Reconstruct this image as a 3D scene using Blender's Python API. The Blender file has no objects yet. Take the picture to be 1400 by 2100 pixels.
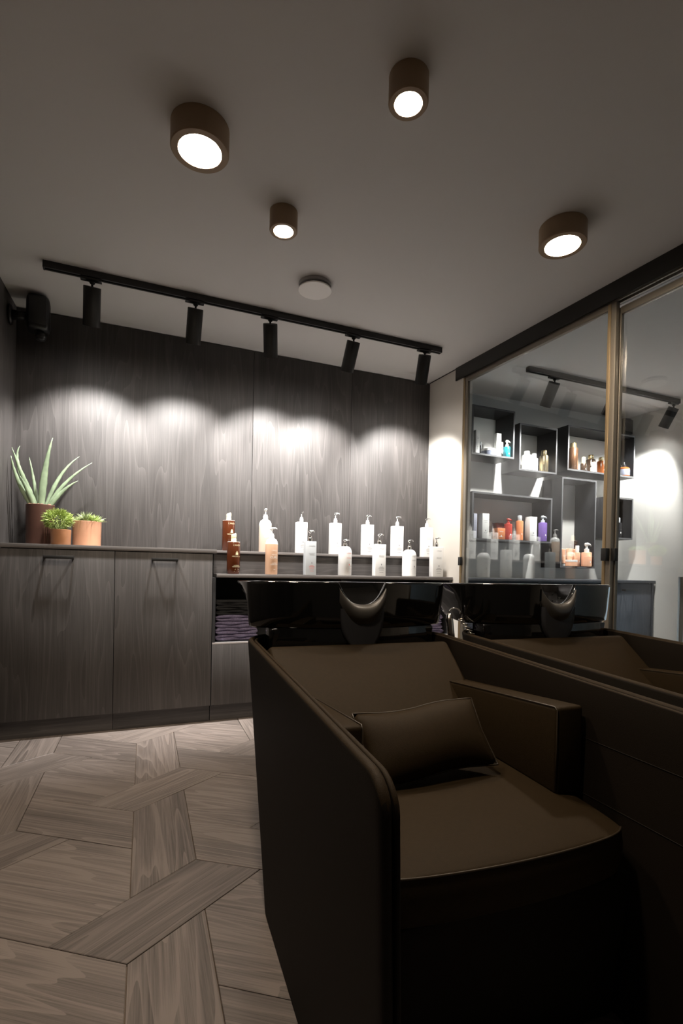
import bpy, bmesh, math, random
from mathutils import Vector, Matrix, noise

random.seed(7)
scene = bpy.context.scene
COL = scene.collection
R = math.radians

# ------------------------------------------------------------------ camera
CAM_H = 0.96
FPX, ROLL, PITCH, YAW = 1040.0, 0.02, 0.0098, R(22.64)
CXP, CYP = 700.0, 1167.0 + FPX * math.tan(PITCH)
_F = Vector((math.sin(YAW), math.cos(YAW), 0)); _R = Vector((math.cos(YAW), -math.sin(YAW), 0)); _U = Vector((0, 0, 1))
F2 = _F * math.cos(PITCH) - _U * math.sin(PITCH)
U2 = _U * math.cos(PITCH) + _F * math.sin(PITCH)
RI = _R * math.cos(ROLL) + U2 * math.sin(ROLL)
UI = U2 * math.cos(ROLL) - _R * math.sin(ROLL)
cam_d = bpy.data.cameras.new('camera')
cam = bpy.data.objects.new('camera', cam_d)
COL.objects.link(cam)
m = Matrix((RI, UI, -F2)).transposed().to_4x4()
m.translation = (0, 0, CAM_H)
cam.matrix_world = m
cam_d.sensor_fit = 'VERTICAL'
cam_d.sensor_height = 36.0
cam_d.lens = FPX / 2100 * 36.0
cam_d.shift_y = (CYP - 1050.0) / 2100.0
cam_d.clip_start = 0.02
scene.camera = cam


def ray(px, py):
    return F2 * FPX + RI * (px - CXP) - UI * (py - CYP)


def at(px, py, Y):
    """point on the plane y = Y behind a photo pixel"""
    d = ray(px, py)
    return Vector((0, 0, CAM_H)) + d * (Y / d.y)


# ------------------------------------------------------------------ world, exposure
world = bpy.data.worlds.new('world'); scene.world = world
world.use_nodes = True
world.node_tree.nodes['Background'].inputs[0].default_value = (0.9, 0.95, 1.0, 1)
world.node_tree.nodes['Background'].inputs[1].default_value = 0.0
vs = scene.view_settings
vs.view_transform = 'Standard'; vs.look = 'None'; vs.gamma = 1.0; vs.use_curve_mapping = False
vs.exposure = 1.25
SPOT_W = 52.0
SPILL = 0.03
SPOT_W_R = 46.0
LAMP_E = 146.0

# ------------------------------------------------------------------ room numbers (metres)
H = 2.467            # ceiling
YB = 3.514           # back wall face
YF = 3.17            # cabinet fronts
YBR = 3.537          # back wall face of the neighbouring room
YEND = -1.8
CR = Vector((2.203, YB)); DR = Vector((0.0502, -0.9987)); NR = Vector((0.9987, 0.0502))   # glass partition line
LW0 = Vector((-0.637, YB)); DL = Vector((-0.0471, -0.9989))                                # left wall line


def wr(s, o):
    return CR + DR * s + NR * o


# ------------------------------------------------------------------ materials
MATS = {}


def nd(t, kind, **kw):
    n = t.nodes.new(kind)
    for k, v in kw.items():
        setattr(n, k, v)
    return n


def mat(name, col, rough=0.5, metal=0.0, emit=None, estr=0.0, spec=None, bump=0.0, bscale=200.0, var=0.0, trans=0.0, coat=0.0, sss=0.0):
    if name in MATS:
        return MATS[name]
    m = bpy.data.materials.new(name); m.use_nodes = True
    t = m.node_tree; b = t.nodes['Principled BSDF']
    b.inputs['Base Color'].default_value = (*col, 1)
    b.inputs['Roughness'].default_value = rough
    b.inputs['Metallic'].default_value = metal
    if spec is not None: b.inputs['Specular IOR Level'].default_value = spec
    if coat: b.inputs['Coat Weight'].default_value = coat; b.inputs['Coat Roughness'].default_value = 0.05
    if trans: b.inputs['Transmission Weight'].default_value = trans
    if emit:
        b.inputs['Emission Color'].default_value = (*emit, 1); b.inputs['Emission Strength'].default_value = estr
    if bump or var:
        tc = nd(t, 'ShaderNodeTexCoord'); nz = nd(t, 'ShaderNodeTexNoise')
        nz.inputs['Scale'].default_value = bscale; nz.inputs['Detail'].default_value = 4
        t.links.new(tc.outputs['Object'], nz.inputs['Vector'])
        if bump:
            bp = nd(t, 'ShaderNodeBump'); bp.inputs['Strength'].default_value = bump; bp.inputs['Distance'].default_value = 0.002
            t.links.new(nz.outputs['Fac'], bp.inputs['Height']); t.links.new(bp.outputs['Normal'], b.inputs['Normal'])
        if var:
            n2 = nd(t, 'ShaderNodeTexNoise'); n2.inputs['Scale'].default_value = bscale * 0.12; n2.inputs['Detail'].default_value = 3
            t.links.new(tc.outputs['Object'], n2.inputs['Vector'])
            cr = nd(t, 'ShaderNodeValToRGB')
            cr.color_ramp.elements[0].position = 0.3; cr.color_ramp.elements[1].position = 0.7
            cr.color_ramp.elements[0].color = (*[c * (1 - var) for c in col], 1)
            cr.color_ramp.elements[1].color = (*[min(1, c * (1 + var)) for c in col], 1)
            t.links.new(n2.outputs['Fac'], cr.inputs['Fac']); t.links.new(cr.outputs['Color'], b.inputs['Base Color'])
    MATS[name] = m
    return m


def wood_mat(name, axis, dark, light, rough=0.5, freq=1.0, coord='Object', ring=15.0, contrast=0.6, rw=.22, pore=.80):
    """Laminate / oak: fine pores stretched along the grain plus cathedral rings from contours of stretched noise."""
    m = bpy.data.materials.new(name); m.use_nodes = True
    t = m.node_tree; b = t.nodes['Principled BSDF']; L = t.links.new
    tc = nd(t, 'ShaderNodeTexCoord')
    oi = nd(t, 'ShaderNodeObjectInfo')
    off = nd(t, 'ShaderNodeVectorMath', operation='SCALE'); off.inputs['Scale'].default_value = 23.0
    cmb = nd(t, 'ShaderNodeCombineXYZ')
    for i in range(3): L(oi.outputs['Random'], cmb.inputs[i])
    L(cmb.outputs[0], off.inputs[0])
    add = nd(t, 'ShaderNodeVectorMath', operation='ADD')
    L(tc.outputs[coord], add.inputs[0]); L(off.outputs[0], add.inputs[1])

    def mapped(across, along):
        mp = nd(t, 'ShaderNodeMapping')
        sc = [across] * 3; sc[axis] = along
        mp.inputs['Scale'].default_value = sc
        L(add.outputs[0], mp.inputs['Vector'])
        return mp.outputs[0]

    n1 = nd(t, 'ShaderNodeTexNoise'); n1.inputs['Scale'].default_value = 1.0; n1.inputs['Detail'].default_value = 2.0; n1.inputs['Roughness'].default_value = 0.4
    L(mapped(6.0 * freq, 0.50 * freq), n1.inputs['Vector'])
    mu = nd(t, 'ShaderNodeMath', operation='MULTIPLY'); mu.inputs[1].default_value = ring
    L(n1.outputs['Fac'], mu.inputs[0])
    sn = nd(t, 'ShaderNodeMath', operation='FRACT'); L(mu.outputs[0], sn.inputs[0])
    pw = nd(t, 'ShaderNodeMath', operation='POWER'); pw.inputs[1].default_value = 4.0; L(sn.outputs[0], pw.inputs[0])
    n2 = nd(t, 'ShaderNodeTexNoise'); n2.inputs['Scale'].default_value = 1.0; n2.inputs['Detail'].default_value = 5.0; n2.inputs['Roughness'].default_value = 0.7
    L(mapped(210.0 * freq, 3.2 * freq), n2.inputs['Vector'])
    n3 = nd(t, 'ShaderNodeTexNoise'); n3.inputs['Scale'].default_value = 1.0; n3.inputs['Detail'].default_value = 2.0
    L(mapped(9.0 * freq, 0.5 * freq), n3.inputs['Vector'])
    a1 = nd(t, 'ShaderNodeMath', operation='MULTIPLY'); a1.inputs[1].default_value = rw; L(pw.outputs[0], a1.inputs[0])
    s2 = nd(t, 'ShaderNodeMath', operation='MULTIPLY_ADD'); s2.inputs[1].default_value = pore; L(n2.outputs['Fac'], s2.inputs[0]); L(a1.outputs[0], s2.inputs[2])
    s3 = nd(t, 'ShaderNodeMath', operation='MULTIPLY_ADD'); s3.inputs[1].default_value = 0.45; L(n3.outputs['Fac'], s3.inputs[0]); L(s2.outputs[0], s3.inputs[2])
    cr = nd(t, 'ShaderNodeValToRGB')
    cr.color_ramp.elements[0].position = 0.62 - contrast * 0.5; cr.color_ramp.elements[1].position = 0.62 + contrast * 0.5
    cr.color_ramp.elements[0].color = (*dark, 1); cr.color_ramp.elements[1].color = (*light, 1)
    L(s3.outputs[0], cr.inputs['Fac'])
    hs = nd(t, 'ShaderNodeHueSaturation')
    vmap = nd(t, 'ShaderNodeMapRange'); vmap.inputs['To Min'].default_value = 0.82; vmap.inputs['To Max'].default_value = 1.15
    L(oi.outputs['Random'], vmap.inputs['Value']); L(vmap.outputs[0], hs.inputs['Value'])
    L(cr.outputs['Color'], hs.inputs['Color']); L(hs.outputs['Color'], b.inputs['Base Color'])
    b.inputs['Roughness'].default_value = rough
    bp = nd(t, 'ShaderNodeBump'); bp.inputs['Strength'].default_value = 0.25; bp.inputs['Distance'].default_value = 0.0015
    L(s2.outputs[0], bp.inputs['Height']); L(bp.outputs['Normal'], b.inputs['Normal'])
    MATS[name] = m
    return m


WD, WL = (0.026, 0.0232, 0.0220), (0.088, 0.080, 0.0765)
M_WOODV = wood_mat('dark oak laminate upright grain', 2, WD, WL, 0.6)
M_WOODH = wood_mat('dark oak laminate level grain', 0, WD, WL, 0.42)
M_WOODE = wood_mat('dark oak board level grain', 0, (0.075, 0.067, 0.063), (0.20, 0.182, 0.174), 0.5)
M_WOODL = wood_mat('dark oak laminate side wall', 2, WD, WL, 0.6)
M_FLOOR = wood_mat('smoked oak floor', 0, (0.048, 0.039, 0.034), (0.235, 0.197, 0.176), 0.42, 1.0, 'UV', 18.0, 0.5, .30, .95)
M_SUB = mat('floor joint dark', (0.16, 0.12, 0.09), 0.8)
M_CEIL = mat('ceiling paint', (0.68, 0.665, 0.655), 0.75, bump=0.05, bscale=90)
M_WHITE = mat('wall paint white', (0.74, 0.73, 0.70), 0.6, bump=0.06, bscale=120)
M_BEIGE = mat('wall paint beige', (0.70, 0.66, 0.60), 0.6, bump=0.06, bscale=120)
M_DARKWALL = mat('dark paint', (0.10, 0.095, 0.09), 0.7, bump=0.05)
M_BLACK = mat('black powder coat', (0.012, 0.012, 0.012), 0.45, bump=0.03, bscale=400)
M_BLACKP = mat('black plastic', (0.010, 0.010, 0.011), 0.38)
M_HEAD = mat('dark bronze header', (0.022, 0.020, 0.017), 0.35, 0.3)
M_BRONZE = mat('bronze anodised frame', (0.40, 0.30, 0.175), 0.35, 0.6, bump=0.03, bscale=300)
M_BRONZED = mat('dull bronze frame', (0.25, 0.22, 0.18), 0.4, 0.5, bump=0.03, bscale=300)
M_BOX = mat('anthracite shelf board', (0.016, 0.0165, 0.019), 0.5, spec=.25, bump=0.04, bscale=350)
M_BOXEDGE = mat('anthracite lit front edge', (0.10, 0.10, 0.105), 0.4)  # light falling on the box fronts, put into a paler board colour
M_CABR = wood_mat('slate grey laminate', 2, (0.044, 0.048, 0.058), (0.078, 0.085, 0.102), 0.45)
M_NICHE = mat('niche lining', (0.018, 0.018, 0.020), 0.6)
M_EDGE = mat('light edge banding', (0.42, 0.39, 0.38), 0.45)
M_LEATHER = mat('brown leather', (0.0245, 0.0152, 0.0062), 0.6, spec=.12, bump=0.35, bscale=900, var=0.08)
M_SHELL = mat('brown leather shell shaded', (0.0125, 0.0095, 0.0065), 0.6, spec=.12, bump=0.3, bscale=900, var=0.06)  # seat leather darkened to stand in for shade on the upright sides
M_LINING = mat('brown leatherette lining', (0.012, 0.0085, 0.0055), 0.6, spec=.12, bump=0.3, bscale=900)
M_PIPE = mat('leather piping', (0.034, 0.024, 0.014), 0.4)
M_BASIN = mat('black ceramic', (0.004, 0.004, 0.004), 0.06, coat=0.6)
M_RUBBER = mat('grey silicone', (0.055, 0.050, 0.044), 0.4)
M_TONGUE = mat('dark silicone', (0.028, 0.028, 0.031), 0.5)
M_CHROME = mat('chrome', (0.82, 0.82, 0.82), 0.1, 1.0)
M_WARM = mat('brushed steel', (0.62, 0.58, 0.54), 0.22, 1.0)
M_LAMP = mat('lamp housing brown', (0.32, 0.22, 0.13), 0.45, bump=0.03, bscale=300)
M_GLOW = mat('lamp diffuser lit', (1, 0.9, 0.75), 0.5, emit=(1.0, 0.84, 0.66), estr=LAMP_E)
M_LENS = mat('spot lens lit', (1, 1, 1), 0.3, emit=(1.0, 0.95, 0.88), estr=4.0)
M_PLASTICW = mat('white plastic cover', (0.93, 0.91, 0.89), 0.5)
M_GREYBASE = mat('grey plastic base', (0.35, 0.34, 0.34), 0.5)
M_TOWEL = mat('aubergine towel', (0.17, 0.145, 0.235), 0.95, bump=0.9, bscale=900, var=0.25)
M_TOWELB = mat('black towel', (0.012, 0.012, 0.013), 0.95, bump=0.9, bscale=900)


def glass_mat():
    m = bpy.data.materials.new('window glass'); m.use_nodes = True
    t = m.node_tree; t.nodes.remove(t.nodes['Principled BSDF'])
    g = nd(t, 'ShaderNodeBsdfGlass'); g.inputs['IOR'].default_value = 1.75; g.inputs['Roughness'].default_value = 0.0
    g.inputs['Color'].default_value = (0.95, 0.965, 0.96, 1)
    t.links.new(g.outputs[0], t.nodes['Material Output'].inputs['Surface'])
    return m


M_GLASS = glass_mat()
M_SKY = mat('daylight beyond glass', (0.5, 0.7, 0.85), 0.5, emit=(0.60, 0.72, 0.82), estr=0.4)


# ------------------------------------------------------------------ mesh helpers
def link(name, me, material=None, parent=None):
    o = bpy.data.objects.new(name, me); COL.objects.link(o)
    if material is not None and not me.materials: me.materials.append(material)
    if parent is not None: o.parent = parent
    return o


def from_vf(name, verts, faces, material, parent=None, smooth=False, uv=None, recalc=True):
    me = bpy.data.meshes.new(name)
    me.from_pydata([tuple(v) for v in verts], [], faces)
    if recalc:
        bm = bmesh.new(); bm.from_mesh(me); bmesh.ops.recalc_face_normals(bm, faces=bm.faces); bm.to_mesh(me); bm.free()
    if smooth:
        me.shade_smooth()
    if uv:
        ul = me.uv_layers.new(name='UVMap')
        for lp in me.loops: ul.data[lp.index].uv = uv(me.vertices[lp.vertex_index].co)
    return link(name, me, material, parent)


def bm_obj(name, bm, material, parent=None, smooth=False, angle=None):
    me = bpy.data.meshes.new(name)
    bmesh.ops.recalc_face_normals(bm, faces=bm.faces)
    bm.to_mesh(me); bm.free()
    if smooth:
        me.shade_smooth()
        if angle is not None:
            me.set_sharp_from_angle(angle=R(angle))
    return link(name, me, material, parent)


def add_box(bm, x0, x1, y0, y1, z0, z1, bevel=0.0, seg=2, mtx=None):
    r = bmesh.ops.create_cube(bm, size=1.0)
    vs_ = r['verts']
    for v in vs_:
        v.co = Vector(((x0 + x1) / 2 + v.co.x * (x1 - x0), (y0 + y1) / 2 + v.co.y * (y1 - y0), (z0 + z1) / 2 + v.co.z * (z1 - z0)))
    if mtx is not None:
        for v in vs_: v.co = mtx @ v.co
    if bevel:
        es = list({e for v in vs_ for e in v.link_edges})
        bmesh.ops.bevel(bm, geom=es, offset=bevel, segments=seg, affect='EDGES', profile=0.5)


def box(name, x0, x1, y0, y1, z0, z1, material, parent=None, bevel=0.0, seg=2):
    bm = bmesh.new(); add_box(bm, x0, x1, y0, y1, z0, z1, bevel, seg)
    return bm_obj(name, bm, material, parent, smooth=bevel > 0, angle=40)


def hexa(name, plan, z0, z1, material, parent=None, bevel=0.0):
    """prism over a plan polygon"""
    n = len(plan)
    vv = [(p[0], p[1], z0) for p in plan] + [(p[0], p[1], z1) for p in plan]
    ff = [tuple(range(n))[::-1], tuple(range(n, 2 * n))] + [(i, (i + 1) % n, n + (i + 1) % n, n + i) for i in range(n)]
    bm = bmesh.new()
    bv = [bm.verts.new(v) for v in vv]
    for f in ff: bm.faces.new([bv[i] for i in f])
    bmesh.ops.recalc_face_normals(bm, faces=bm.faces)
    if bevel: bmesh.ops.bevel(bm, geom=list(bm.edges), offset=bevel, segments=2, affect='EDGES', profile=0.5)
    return bm_obj(name, bm, material, parent, smooth=bevel > 0, angle=40)


def sbox(name, s0, s1, o0, o1, z0, z1, material, parent=None, bevel=0.0):
    return hexa(name, [wr(s0, o0), wr(s1, o0), wr(s1, o1), wr(s0, o1)], z0, z1, material, parent, bevel)


def lathe_data(profile, n=32, c=(0, 0, 0), sx=1.0, sy=1.0):
    vv, ff = [], []
    for r, z in profile:
        for i in range(n):
            a = 2 * math.pi * i / n
            vv.append((c[0] + r * sx * math.cos(a), c[1] + r * sy * math.sin(a), c[2] + z))
    for k in range(len(profile) - 1):
        for i in range(n):
            j = (i + 1) % n
            ff.append((k * n + i, k * n + j, (k + 1) * n + j, (k + 1) * n + i))
    ff.append(tuple(range(n))[::-1]); ff.append(tuple(range((len(profile) - 1) * n, len(profile) * n)))
    return vv, ff


def lathe(name, profile, material, parent=None, n=32, c=(0, 0, 0), sx=1.0, sy=1.0, angle=35):
    vv, ff = lathe_data(profile, n, c, sx, sy)
    o = from_vf(name, vv, ff, material, parent, smooth=True)
    o.data.set_sharp_from_angle(angle=R(angle))
    return o


def tube_data(path, rad, n=8, flat=1.0):
    pts = [Vector(p) for p in path]
    if not hasattr(rad, '__len__'): rad = [rad] * len(pts)
    vv, ff = [], []
    prev = None
    for k, p in enumerate(pts):
        t = (pts[min(k + 1, len(pts) - 1)] - pts[max(k - 1, 0)]).normalized()
        if prev is None:
            a = Vector((0, 0, 1)) if abs(t.z) < 0.9 else Vector((1, 0, 0))
            u = t.cross(a).normalized()
        else:
            u = (prev - t * prev.dot(t)).normalized()
        prev = u; w = t.cross(u)
        for i in range(n):
            an = 2 * math.pi * i / n
            vv.append(p + (u * math.cos(an) + w * math.sin(an) * flat) * rad[k])
    for k in range(len(pts) - 1):
        for i in range(n):
            j = (i + 1) % n
            ff.append((k * n + i, k * n + j, (k + 1) * n + j, (k + 1) * n + i))
    ff.append(tuple(range(n))); ff.append(tuple(range((len(pts) - 1) * n, len(pts) * n))[::-1])
    return vv, ff


def tube(name, path, rad, material, parent=None, n=8, flat=1.0):
    vv, ff = tube_data(path, rad, n, flat)
    return from_vf(name, vv, ff, material, parent, smooth=True)


def merge(parts):
    V, Fc = [], []
    for v, f in parts:
        o = len(V); V += list(v); Fc += [tuple(i + o for i in q) for q in f]
    return V, Fc


def empty(name, loc=(0, 0, 0), rz=0.0):
    o = bpy.data.objects.new(name, None); COL.objects.link(o)
    o.location = loc; o.rotation_euler = (0, 0, rz); o.empty_display_size = 0.05
    return o


def tag(o, label, cat, group=None):
    o['label'] = label; o['category'] = cat
    if group: o['group'] = group
    return o


def struct(o, label=None):
    o['kind'] = 'structure'
    if label: o['label'] = label
    return o


_TXT = {}


def text_vf(s, size):
    if s not in _TXT:
        cu = bpy.data.curves.new('t', 'FONT'); cu.body = s; cu.size = 1.0; cu.align_x = 'CENTER'; cu.align_y = 'CENTER'; cu.resolution_u = 2
        ob = bpy.data.objects.new('t', cu); COL.objects.link(ob)
        dg = bpy.context.evaluated_depsgraph_get()
        me = bpy.data.meshes.new_from_object(ob.evaluated_get(dg))
        _TXT[s] = ([v.co.copy() for v in me.vertices], [tuple(p.vertices) for p in me.polygons])
        bpy.data.meshes.remove(me); bpy.data.objects.remove(ob); bpy.data.curves.remove(cu)
    v, f = _TXT[s]
    return [(p.x * size, p.y * size) for p in v], f


def lettering(lines, material, parent, face_y, radius=None, cx=0.0, name='lettering'):
    """lines: (text, size, z). Printed on a face at y=face_y looking to -Y, or wrapped round a cylinder of `radius`."""
    V, Fc = [], []
    for s, size, z in lines:
        if s == '~drop':
            v = [(math.sin(a) * size * 0.42 * (1 - 0.45 * max(0, math.cos(a))), -0.1 * size + math.cos(a) * size * 0.6) for a in [2 * math.pi * i / 14 for i in range(14)]]
            f = [tuple(range(14))]
        elif s.startswith('-'):
            w = size; v = [(-w / 2, -0.0011), (w / 2, -0.0011), (w / 2, 0.0011), (-w / 2, 0.0011)]; f = [(0, 1, 2, 3)]
        else:
            v, f = text_vf(s, size)
        o = len(V)
        for x, y in v:
            if radius:
                a = (x + cx) / radius; V.append((radius * math.sin(a), -radius * math.cos(a), z + y))
            else:
                V.append((x + cx, face_y, z + y))
        Fc += [tuple(i + o for i in q) for q in f]
    return from_vf(name, V, Fc, material, parent, recalc=False)


# ================================================================== SETTING
# ---------------- floor: a slab with shaped planks as its pieces
floor = struct(from_vf('floor', *[[(-1.3, YEND - .2, -0.1), (5.3, YEND - .2, -0.1), (5.3, 3.75, -0.1), (-1.3, 3.75, -0.1), (-1.3, YEND - .2, -0.008), (5.3, YEND - .2, -0.008), (5.3, 3.75, -0.008), (-1.3, 3.75, -0.008)],
                                   [(0, 1, 2, 3), (4, 5, 6, 7), (0, 1, 5, 4), (1, 2, 6, 5), (2, 3, 7, 6), (3, 0, 4, 7)]], M_SUB))
A_, B_, C_, D_ = Vector((-.1755, 1.4368)), Vector((.2138, 1.7018)), Vector((.4013, 1.5658)), Vector((.0074, 1.3086))
V1, V3 = Vector((.0198, .8101)), Vector((.5961, .4024))
C_ = B_ + (D_ - A_)


def isect(p, d, q, e):
    den = d.x * e.y - d.y * e.x
    t = ((q.x - p.x) * e.y - (q.y - p.y) * e.x) / den
    return p + d * t


WV = (C_ - B_)
J_ = isect(D_, V1, A_, B_ - A_)                    # left edge of an upright plank meets the strip below
I_ = isect(B_, V1, D_ + V1, C_ - D_)               # its right edge meets the strip above
AR, DRR, BR = A_ + V3, D_ + V3, B_ + V3            # neighbouring strip
AA = isect(B_, V1, AR, WV)
X_ = isect(DRR, V1, B_, WV)
JR = J_ + V3
planks = [([A_, B_, C_, D_], (B_ - A_)),
          ([J_, B_, I_, D_ + V1], V1),
          ([B_, X_, DRR, AA], WV),
          ([AA, AR, JR, X_ + V1, C_ + V1, I_], WV)]
room_poly = [Vector((-.70, -1.0)), Vector((2.33, -1.0)), Vector((2.26, 3.40)), Vector((-.66, 3.40))]


def clip(poly, cp):
    out = poly
    n = len(cp)
    for i in range(n):
        a, b_ = cp[i], cp[(i + 1) % n]
        e = b_ - a
        inp = out; out = []
        if not inp: break
        for k in range(len(inp)):
            p, q = inp[k - 1], inp[k]
            sp = e.x * (p.y - a.y) - e.y * (p.x - a.x); sq = e.x * (q.y - a.y) - e.y * (q.x - a.x)
            if sq >= 0:
                if sp < 0: out.append(isect(p, q - p, a, e))
                out.append(q)
            elif sp >= 0:
                out.append(isect(p, q - p, a, e))
    return out


def poly_area(p):
    return 0.5 * sum(p[i - 1].x * p[i].y - p[i].x * p[i - 1].y for i in range(len(p)))


npl = 0
for i in range(-7, 9):
    for j in range(-5, 7):
        for poly, gd in planks:
            base = V1 * i + V3 * j
            pp = [p + base for p in poly]
            if poly_area(pp) < 0: pp = pp[::-1]
            # shrink a hair for the joint
            n = len(pp); sh = []
            for k in range(n):
                p0, p1, p2 = pp[k - 1], pp[k], pp[(k + 1) % n]
                n1 = (p1 - p0).normalized(); n2 = (p2 - p1).normalized()
                o1 = Vector((-n1.y, n1.x)) * 0.0012; o2 = Vector((-n2.y, n2.x)) * 0.0012
                if abs(n1.x * n2.y - n1.y * n2.x) < 1e-3: sh.append(p1 + o1)
                else: sh.append(isect(p0 + o1, n1, p1 + o2, n2))
            cl = clip(sh, room_poly)
            if len(cl) < 3 or poly_area(cl) < 0.004: continue
            c = sum(cl, Vector((0, 0))) / len(cl)
            lift = random.uniform(-0.0006, 0.0)
            nn = len(cl)
            vv = [(p.x - c.x, p.y - c.y, -0.0085) for p in cl] + [(p.x - c.x, p.y - c.y, lift - .0012) for p in cl]
            inn = []
            for k in range(nn):
                d = (c - cl[k]).normalized() * 0.0018
                inn.append((cl[k].x + d.x - c.x, cl[k].y + d.y - c.y, lift))
            vv += inn
            ff = [tuple(range(2 * nn, 3 * nn))]
            for k in range(nn):
                l = (k + 1) % nn
                ff += [(k, l, nn + l, nn + k), (nn + k, nn + l, 2 * nn + l, 2 * nn + k)]
            g = gd.normalized(); gp = Vector((-g.y, g.x))
            o = from_vf('plank', vv, ff, M_FLOOR, floor, uv=lambda co, g=g, gp=gp: (co.x * g.x + co.y * g.y, co.x * gp.x + co.y * gp.y))
            o.location = (c.x, c.y, 0)
            npl += 1

# ---------------- ceiling and walls
struct(box('ceiling', -1.2, 5.3, YEND - .2, 3.75, H, H + 0.12, M_CEIL))

wb = struct(box('wall_back', -0.75, 2.30, YB + .018, 3.70, 0, H, M_DARKWALL))
edges = [-0.64] + [at(px, 900, YB).x for px in (518, 719)] + [2.200]
for k in range(3):
    x0, x1 = edges[k], edges[k + 1]
    p = box('panel', x0 + .0012, x1 - .0012, YB, YB + .018, 1.0, H - .004, M_WOODV, wb, 0.0012)

wbr = struct(box('wall_back_neighbour', 2.30, 4.55, YBR, 3.70, 0, H, M_WHITE), 'white painted back wall of the neighbouring room')
lx = lambda y: LW0.x + DL.x / DL.y * (y - LW0.y)
wl = struct(hexa('wall_left', [(lx(YB + .02) - .06, YB + .02), (lx(YB + .02) - .018, YB + .02), (lx(YEND) - .018, YEND), (lx(YEND) - .06, YEND)], 0, H, M_DARKWALL))
ys = [YB - .0005, 2.6, 1.7, .8, -.1, -1.0, YEND]
for k in range(6):
    a, b_ = ys[k] - .001, ys[k + 1] + .001
    hexa('panel', [(lx(a) - .018, a), (lx(a), a), (lx(b_), b_), (lx(b_) - .018, b_)], 0.0, H - .004, M_WOODL, wl, 0.001)
struct(hexa('wall_right', [wr(0, 0), wr(.418, 0), wr(.418, .09), wr(0, .09)], 0, H, M_BEIGE))
struct(sbox('trim_2', 0, .34, -.004, .0, H - .006, H, M_HEAD), 'thin dark shadow line between beige wall and ceiling')
struct(hexa('wall_right_end', [wr(3.2, -.02), wr(5.35, -.02), wr(5.35, .1), wr(3.2, .1)], 0, H, M_BEIGE))
rx = lambda y: 4.39 - 0.108 * (y - 3.54)
W0, W1 = 2.975, 2.05
nb = struct(hexa('wall_right_neighbour', [(rx(3.6), 3.6), (rx(W0), W0), (rx(W0) + .1, W0), (rx(3.6) + .1, 3.6)], 0, H, M_WHITE), 'white painted side wall of the neighbouring room')
struct(hexa('wall_right_neighbour_upper', [(rx(W0), W0), (rx(W1), W1), (rx(W1) + .1, W1), (rx(W0) + .1, W0)], .95, H, M_WHITE), 'white side wall above the low window')
struct(hexa('wall_right_neighbour_end', [(rx(W1), W1), (rx(YEND), YEND), (rx(YEND) + .1, YEND), (rx(W1) + .1, W1)], 0, H, M_WHITE), 'white side wall past the low window')
win = struct(empty('window_1', (rx(W0), W0, 0)), 'low window with daylight in the neighbouring room')
wx = lambda y, o: (rx(y) + o - rx(W0), y - W0)
hexa('pane', [wx(W0 - .03, .05), wx(W1 + .03, .05), wx(W1 + .03, .056), wx(W0 - .03, .056)], .05, .91, M_SKY, win)
for a, b_, z0, z1 in ((W0, W0 - .03, .0, .95), (W1 + .03, W1, .0, .95), (W0 - .03, W1 + .03, 0, .05), (W0 - .03, W1 + .03, .91, .95)):
    hexa('window_frame', [wx(a, .03), wx(b_, .03), wx(b_, .08), wx(a, .08)], z0, z1, M_BRONZED, win)
struct(box('wall_front', -1.2, 2.95, YEND - .12, YEND, 0, H, M_DARKWALL))
struct(box('wall_front_neighbour', 2.95, 5.3, YEND - .12, YEND, 2.25, H, M_WHITE), 'white wall over the added shop window of the neighbouring room')
sw = struct(empty('added_window', (3.95, YEND, 0)), 'added unseen shop window giving daylight to the neighbouring room')  # window added out of view to bring daylight into this room
for x0, x1 in ((-1.0, -.03), (.03, 1.0)):
    box('pane', x0 + .03, x1 - .03, -.07, -.06, .08, 2.17, M_SKY, sw)
    for a_ in ((x0, x0 + .03, 0, 2.25), (x1 - .03, x1, 0, 2.25), (x0 + .03, x1 - .03, 0, .08), (x0 + .03, x1 - .03, 2.17, 2.25)):
        box('window_frame', a_[0], a_[1], -.09, -.04, a_[2], a_[3], M_BRONZED, sw)

# ---------------- glass partition with sliding door
HB = 2.372
hd = struct(empty('trim_1', (*wr(.34, 0), 0)), 'dark bronze header over the glass partition')
o_ = wr(.34, 0)


def hbox(name, s0, s1, o0, o1, z0, z1, material, parent, bevel=0.0, org=o_):
    pl = [wr(s0, o0) - org, wr(s1, o0) - org, wr(s1, o1) - org, wr(s0, o1) - org]
    return hexa(name, pl, z0, z1, material, parent, bevel)


hbox('fascia', .34, 3.25, -.012, -.001, HB, H, M_HEAD, hd, .001)
hbox('top_channel', .42, 3.2, .0, .09, HB + .012, H, M_HEAD, hd)
hbox('guide_rail', .42, 3.2, .006, .016, HB - .004, HB + .012, M_BRONZED, hd)
hbox('guide_rail', .42, 3.2, .040, .052, HB - .004, HB + .012, M_BRONZED, hd)


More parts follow.
